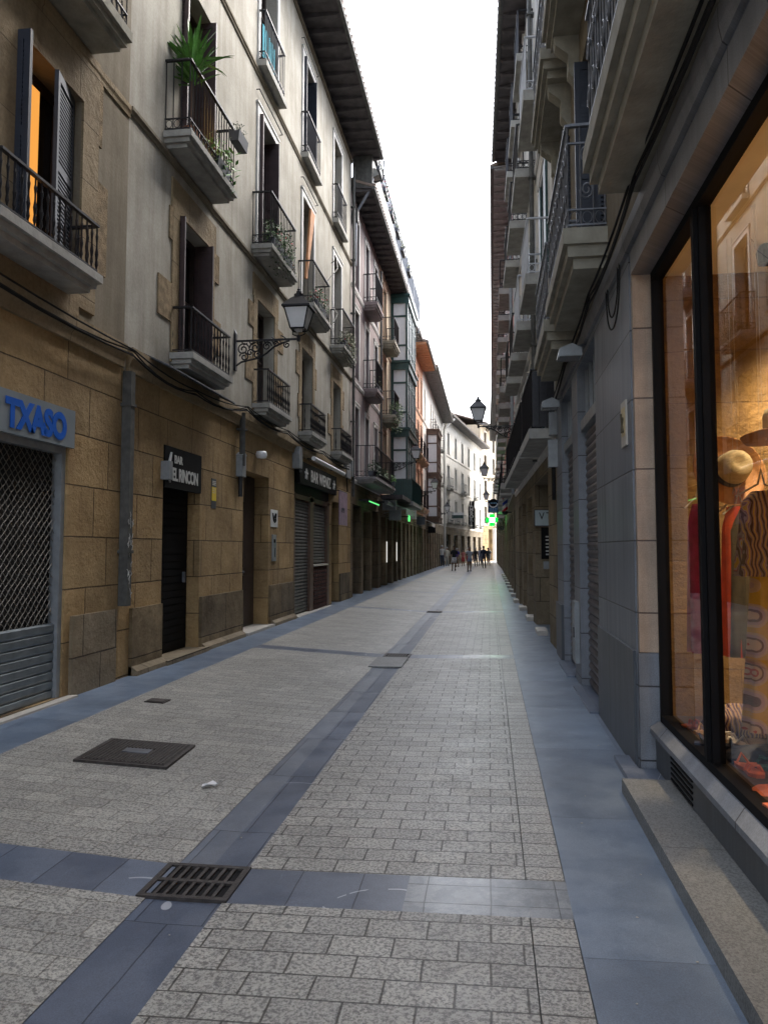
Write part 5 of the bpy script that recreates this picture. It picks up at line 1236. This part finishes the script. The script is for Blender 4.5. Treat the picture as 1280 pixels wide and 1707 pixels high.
# jamb pier that carries the plaque and intercom
b = MB(); b.box(-.14, .30, -.02, 0, -.16, .16); b.build('plate', plain('pale_blue_plate', (.42, .52, .56), .4, var=.05), t)
b = MB(); b.box(-.155, -.14, -.022, 0, -.175, .175); b.box(-.14, .30, -.022, 0, .16, .175); b.box(-.14, .30, -.022, 0, -.175, -.16); b.build('border', 'navy', t)
text('lettering', 'VT', .22, 'black', t, (.07, -.024, .03), ext=.002, sx=.85, sp=1.35)
t = thing('intercom', 'black intercom panel with white name tags below the pale blue plaque', 'intercom', (1.17, 16.42, 1.72), 0)
b = MB(); b.box(-.09, .12, -.03, 0, -.33, .33); b.build('panel', 'black', t); b = MB()
for i in range(6): b.box(.0, .08, -.034, -.03, .12 - i * .07 - (i // 2) * .01, .15 - i * .07 - (i // 2) * .01)
build_each(b, 'name_tag', 'letter', t)
b = MB(); b.box(-.05, .10, -.04, 0, -.10, .06); tag(b.build('doorbell', 'metal_box', None, (1.17, 16.42, 1.28)), 'small grey doorbell unit under the black intercom', 'doorbell')
# barber pole, blue sign, cross, hanging plant
t = thing('barber_pole', 'red white and blue striped barber pole on the right wall', 'barber pole', (.62, 30.0, 3.05), 0)
def barber():
    m, n, p = newmat('barber_stripes'); v = coord(n, 'obj'); sp = nd(n, 'ShaderNodeSeparateXYZ'); n.links.new(v, sp.inputs[0])
    a = nd(n, 'ShaderNodeMath', operation='MULTIPLY_ADD'); a.inputs[1].default_value = -.8; n.links.new(sp.outputs[0], a.inputs[0]); n.links.new(sp.outputs[2], a.inputs[2])
    b_ = nd(n, 'ShaderNodeMath', operation='MULTIPLY'); b_.inputs[1].default_value = 1.9; n.links.new(a.outputs[0], b_.inputs[0]); f = nd(n, 'ShaderNodeMath', operation='FRACT'); n.links.new(b_.outputs[0], f.inputs[0])
    c = ramp(n, f.outputs[0], [(0, (.65, .02, .04)), (.22, (.8, .8, .8)), (.5, (.02, .06, .45)), (.75, (.8, .8, .8))]); c.node.color_ramp.interpolation = 'CONSTANT'
    n.links.new(c, p.inputs['Base Color']); p.inputs['Roughness'].default_value = .3; return m
M['barber'] = barber()
b = MB(); b.lathe([(.10, 0), (.10, .52)], (0, 0, 0), 16); b.build('striped_tube', 'barber', t); b = MB(); b.lathe([(.12, 0), (.12, .08), (.05, .13)], (0, 0, .52), 14); b.lathe([(.05, -.13), (.12, -.07), (.12, 0)], (0, 0, 0), 14); b.box(0, .25, -.02, .02, .56, .6); b.box(0, .25, -.02, .02, -.06, -.02); b.build('caps', 'iron', t)
t = thing('hanging_sign', 'square blue hanging sign with a white crescent on the right', 'sign', (.22, 38.5, 3.75), 0)
b = MB(); b.box(-.27, .25, -.04, .04, -.36, .28); b.build('board', plain('navy_sign', (.01, .06, .16), .4, var=.1), t)
b = MB(); b.lathe([(.001, -.0), (.21, 0), (.21, .02), (.001, .02)], (0, 0, 0), 24); 
dsk = MB(); dsk.prism([(.22 * math.cos(i * math.pi / 12), .22 * math.sin(i * math.pi / 12) + .12) for i in range(24)], 'y', -.06, -.041); dsk.build('disc', 'black', t)
b = MB(); b.tube([(.21 * math.cos(a), -.065, .12 + .21 * math.sin(a)) for a in [math.pi + math.pi * i / 14 for i in range(15)]], [.01] + [.03] * 13 + [.01], 6); b.build('crescent', 'white', t)
b = MB()
for i in range(5): b.box(-.2 + i * .085, -.15 + i * .085, -.045, -.041, -.2, -.14); b.box(-.18 + i * .07, -.13 + i * .07, -.045, -.041, -.3, -.25)
for i in range(4): b.box(-.14 + i * .08, -.09 + i * .08, -.066, -.061, .09, .15)
b.build('lettering', plain('light_blue_letters', (.2, .45, .7), .5, var=.05), t); b = MB(); b.box(.25, .7, -.015, .015, .15, .19); b.build('arm', 'iron', t)
t = thing('pharmacy_cross', 'glowing green pharmacy cross sign on the right wall', 'pharmacy sign', (.17, 43.0, 3.2), 0)
b = MB(); s1, s2 = .33, .13
cr = [(-s2, -s1), (s2, -s1), (s2, -s2), (s1, -s2), (s1, s2), (s2, s2), (s2, s1), (-s2, s1), (-s2, s2), (-s1, s2), (-s1, -s2), (-s2, -s2)]
b.prism(cr, 'y', -.08, .08); b.build('cross', 'greenbox', t)
b = MB(); b.box(-.12, .14, -.095, -.081, -.12, .12); b.build('lit_core', 'greenhot', t); b = MB(); b.box(.33, .72, -.03, .03, -.04, .04); b.build('arm', 'iron', t)
lg = bpy.data.lights.new('pharmacy_glow', 'POINT'); lg.energy = 5; lg.color = (.05, 1, .15); lg.shadow_soft_size = .3; lgo = bpy.data.objects.new('pharmacy_glow', lg); C.objects.link(lgo); lgo.parent = t; lgo.location = (0, -.5, 0)
planter(.62, 40.5, 2.6, .3, 'hanging olive green plant on the right wall beyond the barber pole', 0, 260, (.2, .15, .35), None, 'leaf_dry', None, ll=.12, droop=.5)
planter(.72, 33.0, 3.75, .9, 'leafy plants on a right-hand first-floor balcony above the barber pole', TH_R, 200, (.5, .18, .3), None, 'leaf_dark', None, ll=.1, droop=.2)
planter(.72, 17.3, 6.2, .8, 'red flower box on the right-hand second-floor balcony', TH_R, 60, (.4, .1, .1), 'red', 'leaf', None, ll=.07, droop=.1, nf=90)
for (xx, yy, zz, lb) in ((.42, 9.8, 14.02, 'nearer purple grey bird-box-like chimney lamp on the right gutter'), (.42, 13.2, 14.0, 'farther small box on the right gutter edge')):
    b = MB(); b.box(-.1, .06, -.14, .14, .02, .3); b.prism([(-.14, .3), (0, .38), (.1, .3)], 'y', -.16, .16); tag(b.build('gutter_box', 'iron_grey', None, (xx, yy, zz)), lb, 'box')

# ---------------------------------------------------------------- people
M['skin_a'] = plain('skin_tan', (.42, .25, .17), .6, var=.06); M['skin_b'] = plain('skin_brown', (.16, .085, .055), .6, var=.06)
M['hair'] = plain('dark_hair', (.02, .015, .012), .7); M['hairgrey'] = plain('grey_hair', (.45, .44, .43), .7)
CL = {}
def cloth(c):
    if c not in CL: CL[c] = plain('clothing', c, .85, var=.12)
    return CL[c]
def skin(name, nodes, edges, m, par, sub=1, root=0):
    me = bpy.data.meshes.new(name); me.from_pydata([n_[0] for n_ in nodes], edges, [])
    o = obj(name, me, par); sk = o.modifiers.new('skin', 'SKIN'); sk.use_smooth_shade = True
    for i, v in enumerate(me.skin_vertices[0].data):
        r_ = nodes[i][1]; v.radius = (r_, r_) if not isinstance(r_, tuple) else r_; v.use_root = (i == root)
    ss = o.modifiers.new('sub', 'SUBSURF'); ss.levels = sub; ss.render_levels = sub
    me.materials.append(m); return o
def person(x, y, h, face, stride, top, bottom, bottomlen, label, skinm='skin_b', hair='hair', longhair=False, armb=.1, sleeves=.5, cat='person'):
    """face: +1 looks towards camera (-Y), -1 away; stride metres; local -y is forward"""
    t = thing('person', label, 'person', (x, y, zx(x) + .0), 0 if face > 0 else math.pi, 'people walking in the distance')
    t.scale = (h / 1.75,) * 3
    s = stride
    hip, kn, an = .92, .50, .09
    LL = [(-.09, 0, hip), (-.115, -s * .45 - .03, kn), (-.13, -s * .5, an), (-.14, -s * .5 - .16, .035)]
    RL = [(.09, 0, hip), (.08, s * .12 - .05, kn), (.06, s * .5, an + .04), (.06, s * .5 - .12, .05)]
    def arm(sx_, sw):
        return [(.17 * sx_, 0, 1.43), (.235 * sx_, sw * .4, 1.16), (.235 * sx_, -abs(sw) * .4 - sw * .9 - .10, .95), (.225 * sx_, -abs(sw) * .5 - sw * 1.1 - .13, .86)]
    LA, RA = arm(-1, s * .5), arm(1, -s * .5)
    N = []; E = []
    def n_(p, r_): N.append((p, r_)); return len(N) - 1
    pel = n_((0, 0, .96), (.12, .09)); wst = n_((0, 0, 1.12), (.11, .08)); ch = n_((0, 0, 1.33), (.13, .085)); nk = n_((0, 0, 1.49), (.055, .055))
    hd1 = n_((0, -.015, 1.59), (.074, .08)); hd2 = n_((0, -.012, 1.69), (.088, .10)); hd3 = n_((0, 0, 1.76), (.06, .07)); E += [(pel, wst), (wst, ch), (ch, nk), (nk, hd1), (hd1, hd2), (hd2, hd3)]
    nose = n_((0, -.115, 1.625), .014); E.append((hd1, nose))
    for A, R_ in ((LL, (.085, .055, .038, .032)), (RL, (.085, .055, .038, .032))):
        pr = pel
        for p, r_ in zip(A, R_): k = n_(p, r_); E.append((pr, k)); pr = k
    for A in (LA, RA):
        pr = ch
        for p, r_ in zip(A, (.05, .038, .027, .022)): k = n_(p, r_); E.append((pr, k)); pr = k
        for j in range(5):
            fx = (j - 2) * .024; ln = (.06, .09, .10, .095, .08)[j]
            k = n_((A[3][0] - (.01 * (j % 2)), A[3][1] + fx, A[3][2] - ln), .009); E.append((pr, k))
    skin('body', N, E, M[skinm], t)
    # clothing lofted round the body
    def loft(mb, rings, n=14):
        vs = [(cx + rx * math.cos(2 * math.pi * k / n), cy + ry * math.sin(2 * math.pi * k / n), z_) for cx, cy, z_, rx, ry in rings for k in range(n)]
        fs = [(i * n + k, i * n + (k + 1) % n, (i + 1) * n + (k + 1) % n, (i + 1) * n + k) for i in range(len(rings) - 1) for k in range(n)]
        fs += [tuple(range(n - 1, -1, -1)), tuple(range((len(rings) - 1) * n, len(rings) * n))]; mb.add(vs, fs)
    q = MB(); loft(q, [(0, 0, .90, .158, .118), (0, 0, 1.0, .150, .112), (0, 0, 1.12, .146, .105), (0, 0, 1.28, .172, .118), (0, 0, 1.38, .188, .115), (0, 0, 1.44, .165, .095), (0, 0, 1.49, .075, .065)])
    for A in (LA, RA):
        m_ = [A[0][i] + (A[1][i] - A[0][i]) * min(1, sleeves * 2) for i in range(3)]
        pth = [(A[0][0] * .75, 0, A[0][2] - .03), (A[0][0], A[0][1], A[0][2] - .035), tuple(m_)]; rr_ = [.06, .062, .055]
        if sleeves > .5: pth.append(A[2]); rr_.append(.042)
        q.tube(pth, rr_, 10)
    q.build('shirt', cloth(top), t, smooth=True)
    q = MB(); loft(q, [(0, 0, 1.0, .145, .105), (0, 0, .90, .168, .125), (0, 0, .80, .165, .12), (0, -.005, .76, .12, .10)])
    for A in (LL, RL):
        k = [A[0][i] + (A[1][i] - A[0][i]) * min(1, bottomlen * 2) for i in range(3)]
        pth = [(A[0][0] * .9, 0, .88), tuple(k)]; rr_ = [.09, .088 if bottomlen <= .5 else .068]
        if bottomlen > .5: pth.append((A[2][0], A[2][1], A[2][2] + .0)); rr_.append(.055)
        q.tube(pth, rr_, 12)
    q.build('shorts' if bottomlen <= .5 else 'trousers', cloth(bottom), t, smooth=True)
    q = MB(); n2 = 16; rows = 8; vs = []
    for j in range(rows + 1):
        ph = math.pi * .62 * j / rows
        for k in range(n2):
            an2 = 2 * math.pi * k / n2; back = math.sin(an2); zc = math.cos(ph) * .125
            if back < .2: zc = max(zc, .045)
            vs.append((.098 * math.sin(ph) * math.cos(an2), .02 + .115 * math.sin(ph) * math.sin(an2), 1.665 + zc))
    q.add(vs, [(j * n2 + k, (j + 1) * n2 + k, (j + 1) * n2 + (k + 1) % n2, j * n2 + (k + 1) % n2) for j in range(rows) for k in range(n2)])
    if longhair: q.tube([(0, .08, 1.68), (0, .105, 1.55), (0, .10, 1.40)], [.085, .085, .05], 10)
    q.build('hair', hair, t, smooth=True)
    for A in (LL, RL):
        b = MB(); b.prism([(A[3][1] - .10, A[3][2] - .035), (A[3][1] + .15, A[3][2] - .035), (A[3][1] + .15, A[3][2] + .05), (A[3][1] + .06, A[3][2] + .06), (A[3][1] - .09, A[3][2] + .0)], 'x', A[3][0] - .042, A[3][0] + .042)
        b.build('shoe', 'black', t)
    return t
person(-2.50, 55.8, 1.78, 1, .30, (.012, .012, .016), (.50, .50, .52), .42, 'man in black t-shirt and pale grey shorts walking towards us on the left')
person(-1.39, 55.9, 1.74, 1, .28, (.30, .33, .38), (.17, .22, .32), .25, 'woman in grey top and denim shorts walking towards us mid-street', longhair=True, sleeves=.25)
person(-.46, 64.5, 1.84, -1, .35, (.018, .022, .045), (.015, .018, .035), .9, 'person in dark navy jacket and trousers walking on the right of the group', sleeves=1)
person(-1.25, 72.0, 1.74, -1, .60, (.03, .03, .035), (.05, .055, .07), .9, 'grey-haired person in black striding with legs wide apart', 'skin_a', 'hairgrey', sleeves=1)
person(-2.35, 71.0, 1.5, 1, .2, (.55, .2, .18), (.5, .08, .08), .5, 'child-sized person in salmon top and red skirt left of centre', 'skin_a', sleeves=.3)
person(-2.0, 75.5, 1.7, 1, .2, (.55, .55, .6), (.45, .06, .06), .5, 'person in white top and red skirt behind the denim-shorts woman', 'skin_a', 'hairgrey')
person(-2.78, 67.0, 1.62, -1, .15, (.05, .03, .28), (.35, .25, .18), .35, 'person in violet top half hidden behind the man in black', 'skin_a', 'hairgrey')
person(-.85, 76.0, 1.74, 1, .25, (.45, .48, .6), (.25, .27, .36), .9, 'person in pale blue clothes behind the navy jacket', 'skin_a')
person(.02, 92.0, 1.7, 1, .15, (.22, .22, .21), (.25, .25, .25), .5, 'distant person in grey standing near the bright white columns', 'skin_a', longhair=True)
person(-4.0, 66.0, 1.78, -1, .12, (.65, .65, .63), (.06, .08, .12), .9, 'person in white shirt and dark jeans by the left wall', 'skin_a', 'hairgrey', sleeves=.5)
person(-3.72, 68.5, 1.66, -1, .15, (.62, .60, .52), (.5, .48, .42), .9, 'person in cream clothes right behind the white shirt by the left wall', 'skin_a', 'hairgrey', sleeves=.6)
person(-.1, 76.0, 1.7, -1, .3, (.05, .05, .05), (.1, .1, .1), .9, 'dark-clothed person partly behind the navy jacket on its right', 'skin_a')
person(-1.5, 60.0, 1.72, 1, .2, (.03, .03, .035), (.04, .04, .05), .9, 'person in black just behind the denim-shorts woman', 'skin_a')
